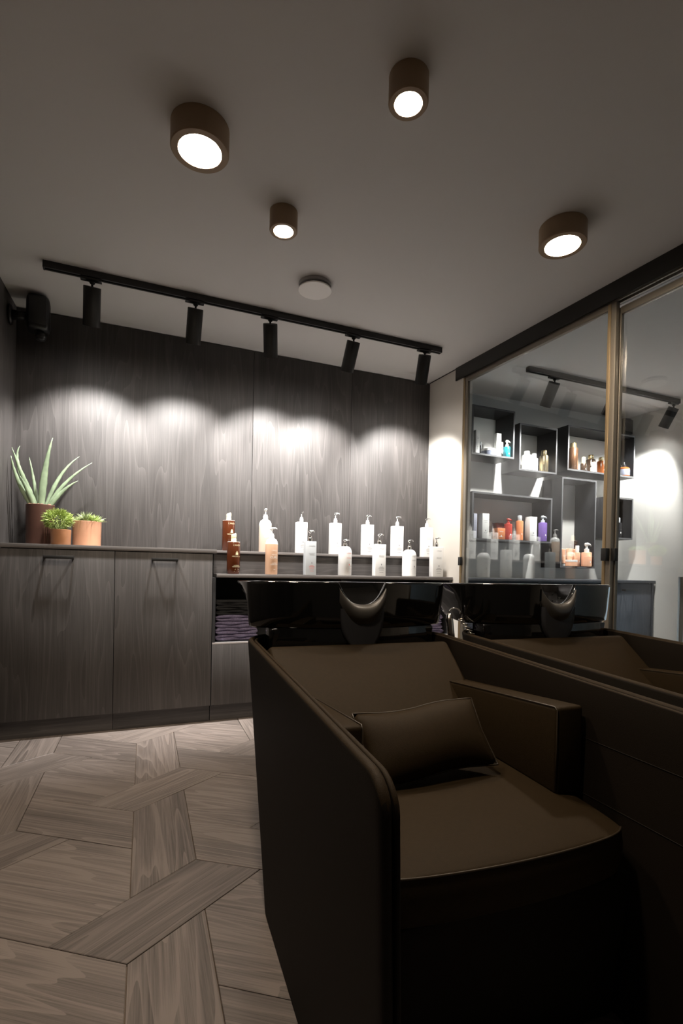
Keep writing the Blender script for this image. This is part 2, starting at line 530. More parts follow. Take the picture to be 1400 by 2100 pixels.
def glazed_panel(name, s0, s1, o0, z0, z1, jamb, rail, label, m_out, m_in):
    org = wr(s0, o0)
    d = struct(empty(name, (*org, 0)), label)
    hb = lambda n, *a, mt=M_BRONZED, bv=.001: hbox(n, *a, mt, d, bv, org)
    hb('stile', s0, s0 + jamb * .4, o0, o0 + .03, z0, z1, mt=m_out)
    hb('stile', s0 + jamb * .4, s0 + jamb, o0 + .004, o0 + .03, z0, z1, mt=m_in)
    hb('stile', s1 - jamb * .62, s1, o0 + .003, o0 + .03, z0, z1, mt=m_in)
    hb('stile', s1 - jamb, s1 - jamb * .62, o0, o0 + .03, z0, z1, mt=m_out)
    hb('rail', s0 + jamb, s1 - jamb, o0, o0 + .03, z1 - rail, z1, mt=M_BRONZED)
    hb('rail', s0 + jamb, s1 - jamb, o0, o0 + .03, z0, z0 + .07, mt=M_BRONZED)
    hb('pane', s0 + jamb - .002, s1 - jamb + .002, o0 + .012, o0 + .020, z0 + .068, z1 - rail + .002, mt=M_GLASS, bv=0)
    return d, hb


d1, hb1 = glazed_panel('door_1', .419, 1.630, .0, .004, HB - .006, .046, .03, 'fixed glass panel in a bronze frame', M_BRONZE, M_BRONZED)
hb1('latch', .424, .450, -.018, -.0005, 1.005, 1.065, mt=M_BLACK)
hb1('latch', 1.600, 1.628, -.030, -.0005, 1.03, 1.095, mt=M_BLACK)
d2, hb2 = glazed_panel('door_2', 1.600, 3.19, .034, .004, HB - .03, .034, .036, 'sliding glass door in a bronze frame', M_BRONZE, M_BRONZED)
hb2('latch', 1.6315, 1.652, .006, .0335, 1.03, 1.095, mt=M_BLACK)

# ================================================================== CABINETS, MAIN ROOM
ZW = 1.064


def bar_handle(parent, x0, x1, z, y, name='handle'):
    bm = bmesh.new()
    add_box(bm, x0, x1, y - .036, y - .026, z - .009, z + .009, .0012)
    add_box(bm, x0, x0 + .010, y - .026, y, z - .006, z + .006)
    add_box(bm, x1 - .010, x1, y - .026, y, z - .006, z + .006)
    return bm_obj(name, bm, M_BLACK, parent, True, 40)


def door_cabinet(x0, x1, hx, label):
    t = tag(empty('base_cabinet', ((x0 + x1) / 2, YF, 0)), label, 'cabinet', 'wall cabinets under the plants')
    cx = (x0 + x1) / 2
    box('carcass', x0 - cx + .001, x1 - cx - .001, .022, YB - YF - .002, .10, ZW - .0245, M_WOODV, t)
    d = box('door', x0 - cx + .0015, x1 - cx - .0015, 0, .020, .106, ZW - .028, M_WOODV, t, .001)
    bar_handle(d, hx[0] - cx, hx[1] - cx, .994, 0)
    box('plinth', x0 - cx + .001, x1 - cx - .001, .042, .06, 0, .099, M_WOODH, t)
    return t


door_cabinet(-.638, -.080, (-.433, -.286), 'dark oak wall cabinet with bar handle below the potted plants')
door_cabinet(-.080, .468, (.116, .262), 'dark oak wall cabinet with bar handle beside the towel niche')
wt = tag(box('worktop', -.638, .490, YF - .006, YB - .001, ZW - .024, ZW, M_WOODE, None, .001), 'dark oak worktop carrying the three potted plants', 'worktop')

ZS = .915
XR = 2.203 + .0503 * (YB - YF) - .004


def open_cabinet(x0, x1, label):
    cx = (x0 + x1) / 2
    t = tag(empty('open_cabinet', (cx, YF, 0)), label, 'cabinet', 'open towel cabinets under the bottle shelf')
    x0 -= cx; x1 -= cx; dp = YB - YF - .002
    box('side_panel', x0, x0 + .018, .002, dp, .10, ZS - .0225, M_NICHE, t)
    box('side_panel', x1 - .018, x1, .002, dp, .10, ZS - .0225, M_NICHE, t)
    box('back_panel', x0 + .0182, x1 - .0182, dp - .008, dp, .10, ZS - .0225, M_NICHE, t)
    s = box('niche_board', x0 + .0182, x1 - .0182, .010, dp - .0085, .474, .492, M_NICHE, t)
    box('edge_band', x0 + .002, x1 - .002, .0, .0095, .482, .492, M_EDGE, s)
    box('door', x0 + .0015, x1 - .0015, 0, .0195, .106, .480, M_WOODV, t, .001)
    box('floor_board', x0 + .0182, x1 - .0182, .024, dp - .0085, .10, .118, M_NICHE, t)
    box('plinth', x0 + .001, x1 - .001, .042, .06, 0, .099, M_WOODH, t)


open_cabinet(.470, 1.340, 'open cabinet niche holding aubergine and black towels beside the oak door')
open_cabinet(1.342, XR - .004, 'open cabinet niche with towels next to the beige wall')
tag(hexa('display_shelf', [(.493, YF - .008), (XR, YF - .008), (2.1985, YB - .001), (.493, YB - .001)], ZS - .022, ZS, M_WOODE, None, .001), 'dark oak shelf board carrying the front row of bottles', 'shelf')
st = tag(empty('display_step', (1.35, 3.30, ZS)), 'raised dark oak step carrying the rear row of bottles', 'shelf')
hexa('riser', [(.493 - 1.35, .012), (2.208 - 1.35, .012), (2.208 - 1.35, .030), (.493 - 1.35, .030)], 0.0005, .131, M_WOODH, st)
hexa('step_board', [(.493 - 1.35, 0), (2.208 - 1.35, 0), (2.199 - 1.35, YB - 3.302), (.493 - 1.35, YB - 3.302)], .1315, .149, M_WOODE, st, .001)


# ---------------- folded towels
def towel_mesh(w, dpt, hgt, seed):
    rnd = random.Random(seed)
    # front profile of a towel folded in two: two rounded layers
    prof = []
    hh = hgt / 2
    for layer in (0, 1):
        z0 = layer * hh
        for k in range(7):
            a = -math.pi / 2 + math.pi * k / 6
            prof.append((-math.cos(a) * hh * .48, z0 + hh / 2 + math.sin(a) * hh * .5))
    prof += [(dpt, hgt), (dpt, 0)]
    nx = 18; V, Fc = [], []
    ph = [rnd.uniform(0, 6) for _ in range(4)]
    for i in range(nx + 1):
        u = i / nx; x = (u - .5) * w
        e = min(1.0, min(u, 1 - u) / .06 + .45)
        for k, (y, z) in enumerate(prof):
            dy = .006 * math.sin(x * 31 + ph[0] + (k > 6) * 1.7) + .004 * math.sin(x * 67 + ph[1])
            zz = hgt / 2 + (z - hgt / 2) * (e if y < dpt * .9 else 1)
            if 2 < k < 11: zz += .0028 * math.sin(x * 44 + ph[2] + (k > 6) * 2.0)
            zz = min(max(zz, 0.0), hgt)
            V.append((x, (y + dy + .012) if y < dpt * .9 else y, zz))
    n = len(prof)
    for i in range(nx):
        for k in range(n):
            l = (k + 1) % n
            Fc.append((i * n + k, i * n + l, (i + 1) * n + l, (i + 1) * n + k))
    Fc.append(tuple(range(n))); Fc.append(tuple(range(nx * n, nx * n + n))[::-1])
    return V, Fc


ORD = ['topmost', 'second', 'third', 'fourth']


def towels(x, n, m_, h_, z, label, group, seed):
    for i in range(n):
        V, Fc = towel_mesh(.27 + .006 * math.sin(i * 2.1 + seed), .24, h_, seed + i)
        o = from_vf('folded_towel', V, Fc, m_, None, smooth=True)
        o.location = (x + .004 * math.sin(i * 1.9 + seed), 3.215, z)
        tag(o, label.replace('#', ORD[n - 1 - i]), 'towel', group)
        z += h_ + .0004
    return z


z = towels(.635, 4, M_TOWEL, .0405, .4925, '# aubergine towel below the black ones in the niche', 'aubergine towels in the niche by the oak door', 3)
towels(.635, 3, M_TOWELB, .030, z, '# black folded towel lying on the aubergine stack', 'black towels on the aubergine stack', 40)
towels(2.035, 4, M_TOWEL, .035, .4925, '# aubergine towel of the stack next to the beige wall', 'aubergine towels in the niche by the beige wall', 70)

# ================================================================== LIGHT FITTINGS
def rail(name, x0, x1, y, label, cat='track'):
    t = tag(empty(name, ((x0 + x1) / 2, y, H)), label, cat)
    w = (x1 - x0) / 2
    bm = bmesh.new()
    add_box(bm, -w, w, -.017, -.006, -.034, -.0005); add_box(bm, -w, w, .006, .017, -.034, -.0005); add_box(bm, -w, w, -.006, .006, -.014, -.0005)
    bm_obj('channel', bm, M_BLACK, t)
    for s in (-1, 1):
        box('end_cap', s * (w + .004) - .004, s * (w + .004) + .004, -.018, .018, -.036, -.0005, M_BLACKP, t, .002)
    return t


YT = 2.935
rail('light_track', -.415, 1.912, YT, 'long black ceiling track holding five spotlights before the oak wall')
rail('light_track', 2.672, 4.310, YT - .012, 'black ceiling track holding three spotlights behind the glass')


def spotlight(pt, pb, y0, dy, label, group, power, size=91, blend=.6, r=.042):
    T = at(*pt, y0); Bp = at(*pb, y0 + dy)
    ax = (Bp - T).normalized(); L = (Bp - T).length
    t = tag(empty('track_spotlight', T), label, 'spotlight', group)
    q = Vector((0, 0, -1)).rotation_difference(ax).to_matrix().to_4x4()

    def xf(o):
        o.data.transform(q)
        return o
    prof = [(.004, .0), (r - .002, .0), (r, -.003), (r, -L), (r - .004, -L), (r - .004, -L + .022), (.004, -L + .022)]
    xf(lathe('housing', prof, M_BLACK, t, 32))
    xf(lathe('lens', [(.002, -L + .0215), (r - .0045, -L + .0215), (r - .0045, -L + .018), (.002, -L + .018)], M_LENS, t, 24))
    top = H - .036 - T.z
    tube('stem', [(0, 0, -.001), (0, 0, top * .5), (0, 0, top - .010)], .0055, M_BLACKP, t, 10)
    lathe('swivel', [(.002, top * .30), (.011, top * .36), (.014, top * .5), (.011, top * .66), (.002, top * .72)], M_BLACKP, t, 16)
    box('adapter', -.055, .045, -.015, .015, top - .012, top - .0005, M_BLACKP, t, .002)
    # reflector beam plus the weak wide spill of the same lamp
    for nm_, pw_, sz_, bl_ in (('spot_beam', power, size, blend), ('spot_spill', power * SPILL, 150, .9)):
        ld = bpy.data.lights.new(nm_, 'SPOT'); ld.energy = pw_; ld.spot_size = R(sz_); ld.spot_blend = bl_
        ld.shadow_soft_size = .03; ld.color = (1.0, .97, .94)
        lo = bpy.data.objects.new(nm_, ld); COL.objects.link(lo); lo.parent = t
        lo.location = ax * (L + .004)
        lo.rotation_euler = Vector((0, 0, -1)).rotation_difference(ax).to_euler()
    return t


G5 = 'spotlights on the long ceiling track'
SP = [((189, 588), (187.5, 669), 'black cylinder spotlight nearest the corner speaker on the long track'),
      ((401, 632.5), (395.4, 705), 'second black cylinder spotlight from the corner speaker on the long track'),
      ((554, 663.7), (555, 732), 'middle black cylinder spotlight of five on the long track'),
      ((725, 700), (711, 762), 'black cylinder spotlight tilted furthest aside on the long track'),
      ((871, 728), (862.3, 787), 'black cylinder spotlight next to the beige wall on the long track')]
for pt, pb, lb in SP: spotlight(pt, pb, YT, .086, lb, G5, SPOT_W)
G3 = 'spotlights on the track behind the glass'
for pt, pb, lb in (((1138, 783.6), (1117.8, 834.6), 'black tilted spotlight above the upper left shelf box behind the glass'),
                   ((1263, 808.6), (1243, 852), 'black tilted spotlight half hidden by the bronze door frame'),
                   ((1381.8, 836), (1360, 877), 'black tilted spotlight near the white side wall behind the glass')):
    spotlight(pt, pb, YT - .012, .085, lb, G3, SPOT_W_R)


def downlight(px, py, r, re, label, group):
    p = Vector((0, 0, CAM_H)); d = ray(px, py); zb = H - .082
    p = p + d * ((zb - CAM_H) / d.z)
    t = tag(empty('ceiling_lamp', (p.x, p.y, H)), label, 'lamp', group)
    hgt = .082
    prof = [(re, -.0005), (r, -.0005), (r, -hgt + .004), (r - .003, -hgt), (re + .006, -hgt), (re + .003, -hgt + .006), (re, -hgt + .010)]
    vv, ff = lathe_data(prof, 48); ff = ff[:-2]
    n = 48; k = len(prof) - 1
    ff += [((k) * n + i, (k) * n + (i + 1) % n, (i + 1) % n, i) for i in range(n)]
    o = from_vf('housing', vv, ff, M_LAMP, t, smooth=True); o.data.set_sharp_from_angle(angle=R(35))
    lathe('diffuser', [(re - .001, -hgt + .010), (re - .001, -hgt + .006), (re - .010, -hgt + .0035), (.01, -hgt + .003)], M_GLOW, t, 48)
    return t


downlight(410, 312, .098, .067, 'wide brown round ceiling lamp glowing warm over the parquet', 'wide round ceiling lamps')
downlight(1153, 505, .098, .067, 'wide brown round ceiling lamp glowing warm near the glass partition', 'wide round ceiling lamps')
downlight(837, 214.5, .061, .037, 'small brown round ceiling lamp glowing above the armchairs', 'small round ceiling lamps')
downlight(581, 475.5, .059, .036, 'small brown round ceiling lamp close to the smoke detector', 'small round ceiling lamps')

for lx_, ly_, lb in ((.16, .86, 'added unseen ceiling lamp brightening the near end of the parquet'),):  # lamp added out of view to brighten the near floor
    o = downlight(410, 312, .098, .067, lb, 'wide round ceiling lamps'); o.location = (lx_, ly_, H)

p = Vector((0, 0, CAM_H)); d = ray(645.5, 597); p = p + d * ((2.432 - CAM_H) / d.z)
sd = tag(empty('smoke_detector', (p.x, p.y, H)), 'flat white disc smoke detector on the ceiling', 'smoke detector')
lathe('cover', [(.002, -.035), (.087, -.035), (.089, -.032), (.087, -.028), (.002, -.028)], M_PLASTICW, sd, 48)
lathe('base', [(.002, -.0278), (.070, -.0278), (.070, -.017), (.086, -.016), (.087, -.0005), (.002, -.0005)], M_GREYBASE, sd, 48)


# ---------------- speakers
def speaker(loc, w, dpt, hgt, rz, label, small=False):
    t = tag(empty('wall_speaker', loc, rz), label, 'speaker')
    n = 28; V, Fc = [], []
    levels = [(0, .86), (.012, .95), (.03, 1), (hgt - .03, 1), (hgt - .012, .95), (hgt, .86)]
    for z, s in levels:
        for i in range(n):
            a = 2 * math.pi * i / n
            ca, sa = math.cos(a), math.sin(a)
            V.append((math.copysign(abs(ca) ** .55, ca) * w / 2 * s, math.copysign(abs(sa) ** .55, sa) * dpt / 2 * s, z))
    for k in range(len(levels) - 1):
        for i in range(n):
            j = (i + 1) % n; Fc.append((k * n + i, k * n + j, (k + 1) * n + j, (k + 1) * n + i))
    Fc += [tuple(range(n)), tuple(range((len(levels) - 1) * n, len(levels) * n))]
    from_vf('cabinet', V, Fc, M_BLACKP, t, smooth=True)
    box('grille', -w * .36, w * .36, -dpt / 2 - .004, -dpt / 2 + .004, hgt * .1, hgt * .9, M_BLACK, t, .003)
    if not small:
        lathe('bracket_ball', [(.004, -.055), (.022, -.047), (.030, -.030), (.026, -.012), (.012, -.002), (.004, -.001)], M_BLACKP, t, 20, c=(.012, .0, 0))
        tube('bracket_arm', [(-w * .5 - .075, .03, hgt * .42), (-w * .5 - .03, .02, hgt * .42), (-w * .46, 0, hgt * .42)], [.028, .024, .02], M_BLACKP, t, 14)
        lathe('wall_plate', [(.002, -.008), (.052, -.008), (.056, 0), (.052, .008), (.002, .008)], M_BLACKP, t, 24).data.transform(Matrix.Translation((-w * .5 - .078, .032, hgt * .42)) @ Matrix.Rotation(R(90), 4, 'Y'))
    return t


speaker((at(79, 640, 3.33).x + .0, 3.33, 2.270), .118, .13, .182, R(4), 'black loudspeaker on a bracket high in the oak corner')
speaker((4.30, 3.435, 2.262), .12, .13, .165, R(-6), 'black loudspeaker standing on the wide shelf box behind the glass', True)

# ================================================================== NEIGHBOUR ROOM FURNITURE
ZR = .910
for k, (x0, x1, lb) in enumerate(((2.352, 3.07, 'slate grey cabinet behind the glass next to the beige wall end'),
                                  (3.072, 3.780, 'slate grey cabinet behind the glass hidden by the wash basins'),
                                  (3.782, 4.410, 'slate grey cabinet behind the glass against the white side wall'))):
    cx = (x0 + x1) / 2
    t = tag(empty('counter_cabinet', (cx, YF, 0)), lb, 'cabinet', 'slate cabinets behind the glass')
    box('carcass', x0 - cx, min(x1, 4.383) - cx, .022, YBR - YF - .002, .08, ZR - .0255, M_CABR, t)
    box('side_panel', x1 - cx - .022, x1 - cx, .0, .0215, .0, ZR - .0255, M_CABR, t)
    dd = box('door', x0 - cx + .002, x1 - cx - .024, .004, .0215, .085, ZR - .030, M_CABR, t, .001)
    bar_handle(dd, x1 - cx - .40, x1 - cx - .25, .824, .004)
    box('plinth', x0 - cx, x1 - cx - .024, .05, .07, 0, .079, M_BOX, t)
tag(hexa('worktop', [(2.350, YF - .008), (4.424, YF - .008), (4.388, YBR - .001), (2.350, YBR - .001)], ZR - .025, ZR, M_CABR, None, .001), 'slate grey countertop behind the glass below the shelf boxes', 'worktop')

YBX = 3.313
BT = .014
BOXES = {}


def shelf_box(key, x0, x1, z0, z1, label):
    t = tag(empty('shelf_box', ((x0 + x1) / 2, YBR, z0)), label, 'shelf', 'open black shelf boxes behind the glass')
    w = (x1 - x0) / 2; hh = z1 - z0; y0 = YBX - YBR; y1 = -.001
    for nm, a in (('bottom_board', (-w, w, 0, BT)), ('top_board', (-w, w, hh - BT, hh)), ('side_board', (-w, -w + BT, BT + .0002, hh - BT - .0002)), ('side_board', (w - BT, w, BT + .0002, hh - BT - .0002))):
        b = box(nm, a[0], a[1], y0 + .0015, y1, a[2], a[3], M_BOX, t)
        box('edge_band', a[0], a[1], y0, y0 + .0014, a[2], a[3], M_BOXEDGE, b)  # paler strip carries the light on the front edge
    BOXES[key] = (x0, x1, z0 + BT, z1)
    return t


shelf_box(1, 2.477, 2.900, 1.890, 2.280, 'square black shelf box holding a jar and a teal bottle')
shelf_box(2, 2.954, 3.362, 1.806, 2.195, 'square black shelf box holding a gold can and white bottles')
shelf_box(3, 3.483, 4.309, 1.856, 2.246, 'wide black shelf box holding copper and amber bottles')
shelf_box(4, 2.494, 3.322, 1.214, 1.598, 'wide black shelf box holding red, orange and purple products')
shelf_box(5, 3.427, 3.834, 1.010, 1.793, 'tall black shelf box holding apricot tubes and bottles')
shelf_box(6, 3.972, 4.303, 1.285, 1.666, 'small black shelf box holding one black bottle')


# ---------------- products
def P(name, col, rough=.35, metal=0.0):
    return mat(name, col, rough, metal)


PM = dict(white=P('white pack', (.82, .82, .80), .4), cream=P('cream plastic', (.75, .66, .42), .35), lilac=P('lilac carton', (.42, .43, .52), .5), red=P('red plastic', (.42, .045, .03), .35),
          darkred=P('dark red carton', (.22, .035, .025), .45), orange=P('orange plastic', (.72, .26, .11), .35), apricot=P('apricot plastic', (.78, .42, .27), .4), purple=P('purple plastic', (.17, .10, .34), .35),
          grey=P('pale grey plastic', (.50, .53, .55), .4), teal=P('teal liquid', (.02, .30, .38), .15), slate=P('slate blue jar', (.20, .22, .29), .35), gold=P('gold can', (.62, .49, .28), .25, .9),
          copper=P('copper can', (.45, .24, .14), .22, .9), dark=P('dark brown plastic', (.035, .020, .012), .2), amber=P('amber plastic', (.26, .075, .02), .15), brown=P('brown oil bottle', (.075, .019, .0065), .2),
          black=P('black gloss plastic', (.012, .012, .014), .25), clear=P('pale glass', (.65, .62, .52), .15), peach=P('peach plastic', (.80, .50, .33), .42), peachl=P('pale peach plastic', (.84, .66, .53), .42), print_w=P('white print', (.85, .83, .78), .5),
          print_d=P('grey print', (.30, .30, .31), .5), print_r=P('red print', (.62, .20, .18), .5), greyw=P('satin white plastic', (.80, .80, .79), .35))


def product(kind, px0, px1, top, base, Y, zb, col, cap, label, group, mid=None, bands=2, xmax=99.0):
    """a pack on a shelf: width and height from its photo extents at depth Y"""
    a = at(px0, base, Y); b = at(px1, base, Y)
    ww = b.x - a.x
    hgt = abs(at((px0 + px1) / 2, top, Y).z - at((px0 + px1) / 2, base, Y).z)
    hm = hgt if mid is None else abs(at((px0 + px1) / 2, mid, Y).z - at((px0 + px1) / 2, base, Y).z)
    nm = {'carton': 'product_carton', 'pump': 'pump_bottle', 'can': 'spray_can', 'jar': 'product_jar', 'tube': 'product_tube', 'dropper': 'dropper_bottle', 'bottle': 'product_bottle'}[kind]
    w = ww / 2
    t = empty(nm, (min((a.x + b.x) / 2, xmax - w * (1.06 if kind != 'pump' else 1.2)), Y, zb + .0003))
    cm = PM[col]; km = PM[cap] if cap else None
    if kind == 'carton':
        w *= .86
        box('box', -w, w, -w * .8, w * .8, 0, hgt, cm, t, .001)
        lettering([('-', w * 1.1, hgt * .72), ('-', w * .8, hgt * .66), ('~drop', w * .35, hgt * .34), ('-', w * 1.0, hgt * .24), ('-', w * .8, hgt * .20)][:2 + bands], PM['print_d' if col in ('white', 'lilac') else 'print_w'], t, -w * .8 - .0004)
    elif kind in ('pump', 'bottle'):
        lathe('body', [(w * .9, 0), (w, .004), (w, hm * .93), (w * .92, hm * .975), (w * .5, hm)], cm, t, 28)
        c0 = hm
        if kind == 'pump':
            lathe('collar', [(w * .46, c0), (w * .46, c0 + (hgt - c0) * .35), (w * .22, c0 + (hgt - c0) * .4), (w * .2, c0 + (hgt - c0) * .72)], km, t, 20)
            vv, ff = tube_data([(-w * .3, 0, c0 + (hgt - c0) * .86), (w * .2, 0, c0 + (hgt - c0) * .9), (w * .75, -w * .2, c0 + (hgt - c0) * .84), (w * .95, -w * .28, c0 + (hgt - c0) * .66)], [w * .36, w * .34, w * .16, w * .1], 10)
            from_vf('pump_head', vv, ff, km, t, smooth=True)
        else:
            lathe('cap', [(w * .60, c0 - .001), (w * .62, c0 + .002), (w * .60, hgt - .003), (w * .55, hgt)], km, t, 24)
        lettering([('-', w * .9, hm * .78), ('-', w * .7, hm * .52), ('~drop', w * .4, hm * .34), ('-', w * .9, hm * .22), ('-', w * .8, hm * .14)][:2 + bands], PM['print_d' if col == 'white' else 'print_w'], t, 0, radius=w + .0004)
    elif kind == 'can':
        lathe('body', [(w * .95, 0), (w, .003), (w, hm - .012), (w * .9, hm - .004), (w * .66, hm)], cm, t, 28)
        lathe('cap', [(w * .64, hm - .0005), (w * .64, hgt - .006), (w * .56, hgt)], km, t, 24)
        lettering([('-', w * .8, hm * .72), ('-', w * 1.0, hm * .45), ('-', w * .8, hm * .18)], PM['print_w'], t, 0, radius=w + .0004)
    elif kind == 'jar':
        lathe('body', [(w * .9, 0), (w, .003), (w, hgt * .66), (w * .95, hgt * .68)], cm, t, 32)
        lathe('lid', [(w * 1.01, hgt * .685), (w * 1.02, hgt * .96), (w * .98, hgt)], km, t, 32)
        lettering([('-', w * .9, hgt * .42), ('-', w * .7, hgt * .28)], PM['print_w'], t, 0, radius=w + .0004)
    elif kind == 'tube':
        n = 24; V, Fc = [], []
        for k, (z_, fx, fy) in enumerate(((.022, .72, .72), (.03, .8, .72), (hgt * .5, .95, .45), (hgt * .93, 1, .06), (hgt, 1, .05))):
            for i in range(n):
                an = 2 * math.pi * i / n; V.append((w * fx * math.cos(an), w * fy * math.sin(an), z_))
        for k in range(4):
            for i in range(n):
                j = (i + 1) % n; Fc.append((k * n + i, k * n + j, (k + 1) * n + j, (k + 1) * n + i))
        Fc += [tuple(range(n)), tuple(range(4 * n, 5 * n))]
        from_vf('body', V, Fc, cm, t, smooth=True)
        lathe('cap', [(w * .68, 0), (w * .70, .002), (w * .70, .0215)], km, t, 24)
        lettering([('-', w * 1.0, hgt * .62), ('-', w * .8, hgt * .56)], PM['print_w'], t, -w * .52)
    elif kind == 'dropper':
        lathe('body', [(w * .92, 0), (w, .003), (w, hm * .84), (w * .8, hm * .95), (w * .36, hm)], cm, t, 28)
        lathe('label_wrap', [(w + .0003, hm * .12), (w + .0005, hm * .13), (w + .0005, hm * .72), (w + .0003, hm * .73)], PM['slate'], t, 28)
        lathe('cap', [(w * .40, hm - .0005), (w * .40, hm + (hgt - hm) * .45), (w * .22, hm + (hgt - hm) * .5), (w * .16, hgt)], km, t, 20)
        lettering([('-', w * .9, hm * .55), ('-', w * .8, hm * .42), ('-', w * .9, hm * .28)], PM['print_w'], t, 0, radius=w + .0010)
    tag(t, label, {'carton': 'carton', 'pump': 'bottle', 'bottle': 'bottle', 'can': 'spray can', 'jar': 'jar', 'tube': 'tube', 'dropper': 'bottle'}[kind], group)
    return t


def shelf_products(key, group, items):
    zb = BOXES[key][2]
    for it in items:
        kind, x0, x1, top, base, Y, col, cap, label = it[:9]
        kw = it[9] if len(it) > 9 else {}
        xr = BOXES[key][1] - BT - .012
        while at(x1, base, Y).x > xr and Y > YBX + .034: Y -= .004
        product(kind, x0, x1, top, base, Y, zb, col, cap, label, group, xmax=BOXES[key][1] - BT - .002, **kw)


Y1, Y2 = 3.39, 3.47
shelf_products(1, 'products in the box with the jar', [
    ('carton', 972.5, 982, 878.9, 929.7, Y1, 'white', None, 'slim tall white carton at the left end of the jar box'),
    ('bottle', 983, 988, 897, 931, Y2, 'black', 'grey', 'slim dark bottle between the white carton and the jar', {'mid': 904}),
    ('jar', 989.5, 1013, 917.5, 932.6, Y1, 'slate', 'white', 'round slate blue jar with white lid'),
    ('carton', 1014.5, 1025.5, 886, 934.9, Y1 - .01, 'white', None, 'tall white carton right of the slate jar'),
    ('carton', 1022, 1030, 899, 934, Y2, 'white', None, 'short white carton behind the tall one by the jar'),
    ('pump', 1036, 1047, 903, 938, Y1 - .02, 'teal', 'white', 'small teal bottle with a white pump', {'mid': 916})])
shelf_products(2, 'products in the box with the gold can', [
    ('bottle', 1072.6, 1087.4, 923.4, 965, Y1, 'white', 'white', 'white round bottle at the left of the gold can box', {'mid': 931}),
    ('bottle', 1089, 1101, 929, 966, Y1 - .02, 'white', 'white', 'narrow white bottle with printed text near the gold can', {'mid': 938}),
    ('can', 1108.2, 1122, 921.8, 968, Y1 - .02, 'gold', 'gold', 'straight gold can in a square shelf box', {'mid': 932})])
shelf_products(3, 'products in the wide copper and amber box', [
    ('can', 1167.8, 1182, 906.8, 963.8, Y1 - .02, 'copper', 'gold', 'tall copper spray can with a gold cap', {'mid': 916.5}),
    ('bottle', 1191.7, 1200.8, 936, 966.5, Y1 - .02, 'dark', 'cream', 'small dark bottle with a long cream cap', {'mid': 949}),
    ('bottle', 1204.4, 1217.4, 929, 968, Y1 + .02, 'dark', 'gold', 'dark brown bottle with a gold cap behind a small gold one', {'mid': 937.5}),
    ('bottle', 1212, 1221, 947.5, 968.6, Y1 - .05, 'clear', 'cream', 'small pale gold bottle with a cream cap', {'mid': 958}),
    ('bottle', 1226.5, 1238, 935, 970.6, Y1, 'amber', 'gold', 'amber bottle with a gold cap beside the door frame', {'mid': 942.5}),
    ('bottle', 1261, 1269, 961.8, 975, Y1 - .02, 'clear', 'grey', 'tiny clear bottle left of the dropper bottle', {'mid': 967}),
    ('dropper', 1271, 1286.7, 947, 976.7, Y1 - .02, 'amber', 'black', 'amber dropper bottle with a slate label', {'mid': 957})])
shelf_products(4, 'products in the wide red and purple box', [
    ('carton', 968.5, 976.5, 1053.6, 1105, Y1, 'lilac', None, 'lilac grey carton at the left end of the wide box'),
    ('carton', 983.6, 999.6, 1055, 1107, Y1, 'white', None, 'tall white carton with drop mark left of the red products'),
    ('carton', 999.5, 1006, 1067.9, 1107, Y2, 'white', None, 'slim white carton behind the tall one near the red products'),
    ('carton', 1012.5, 1029, 1073, 1108.5, Y2 - .01, 'darkred', None, 'dark red carton behind the orange carton'),
    ('carton', 1014, 1032, 1085.4, 1108.6, Y1 - .03, 'orange', None, 'short orange carton before the dark red one'),
    ('pump', 1035, 1048, 1066, 1109, Y1 - .02, 'red', 'red', 'red bottle with a red pump', {'mid': 1075}),
    ('carton', 1046, 1054, 1068.6, 1108, Y2, 'white', None, 'white carton behind the red pump bottle'),
    ('bottle', 1058.9, 1070.7, 1059.3, 1110.7, Y1 - .02, 'orange', 'grey', 'tall orange bottle with a pale grey cap', {'mid': 1069.5}),
    ('carton', 1080, 1096.5, 1061.7, 1111.4, Y1 - .02, 'white', None, 'tall white carton between the orange and purple bottles'),
    ('pump', 1105.7, 1118.9, 1060.7, 1112.6, Y1 - .02, 'purple', 'grey', 'purple bottle with a pale grey pump', {'mid': 1073})])
shelf_products(5, 'apricot products in the tall box', [
    ('tube', 1150, 1159, 1126.5, 1162.5, Y1 - .02, 'apricot', 'white', 'apricot tube standing at the left wall of the tall box'),
    ('tube', 1160, 1175, 1125, 1162, Y1 + .05, 'apricot', 'white', 'wide apricot tube standing behind the apricot jar'),
    ('jar', 1160, 1179.5, 1150, 1163, Y1 - .035, 'apricot', 'white', 'low apricot jar with a white lid'),
    ('tube', 1173, 1183, 1126.5, 1162.5, Y1 + .06, 'apricot', 'white', 'apricot tube between the jar and the spray bottle'),
    ('bottle', 1178.5, 1187.5, 1120.7, 1163.6, Y1 - .01, 'apricot', 'white', 'apricot bottle with a tall white spray cap', {'mid': 1134}),
    ('pump', 1199, 1213.6, 1116, 1164, Y1 - .03, 'apricot', 'white', 'apricot bottle with a white lever pump', {'mid': 1134})])
shelf_products(6, None, [('bottle', 1259.5, 1271.3, 1063.4, 1104.8, Y1 - .02, 'black', 'grey', 'black bottle with a pale grey cap in the small shelf box', {'mid': 1073})])


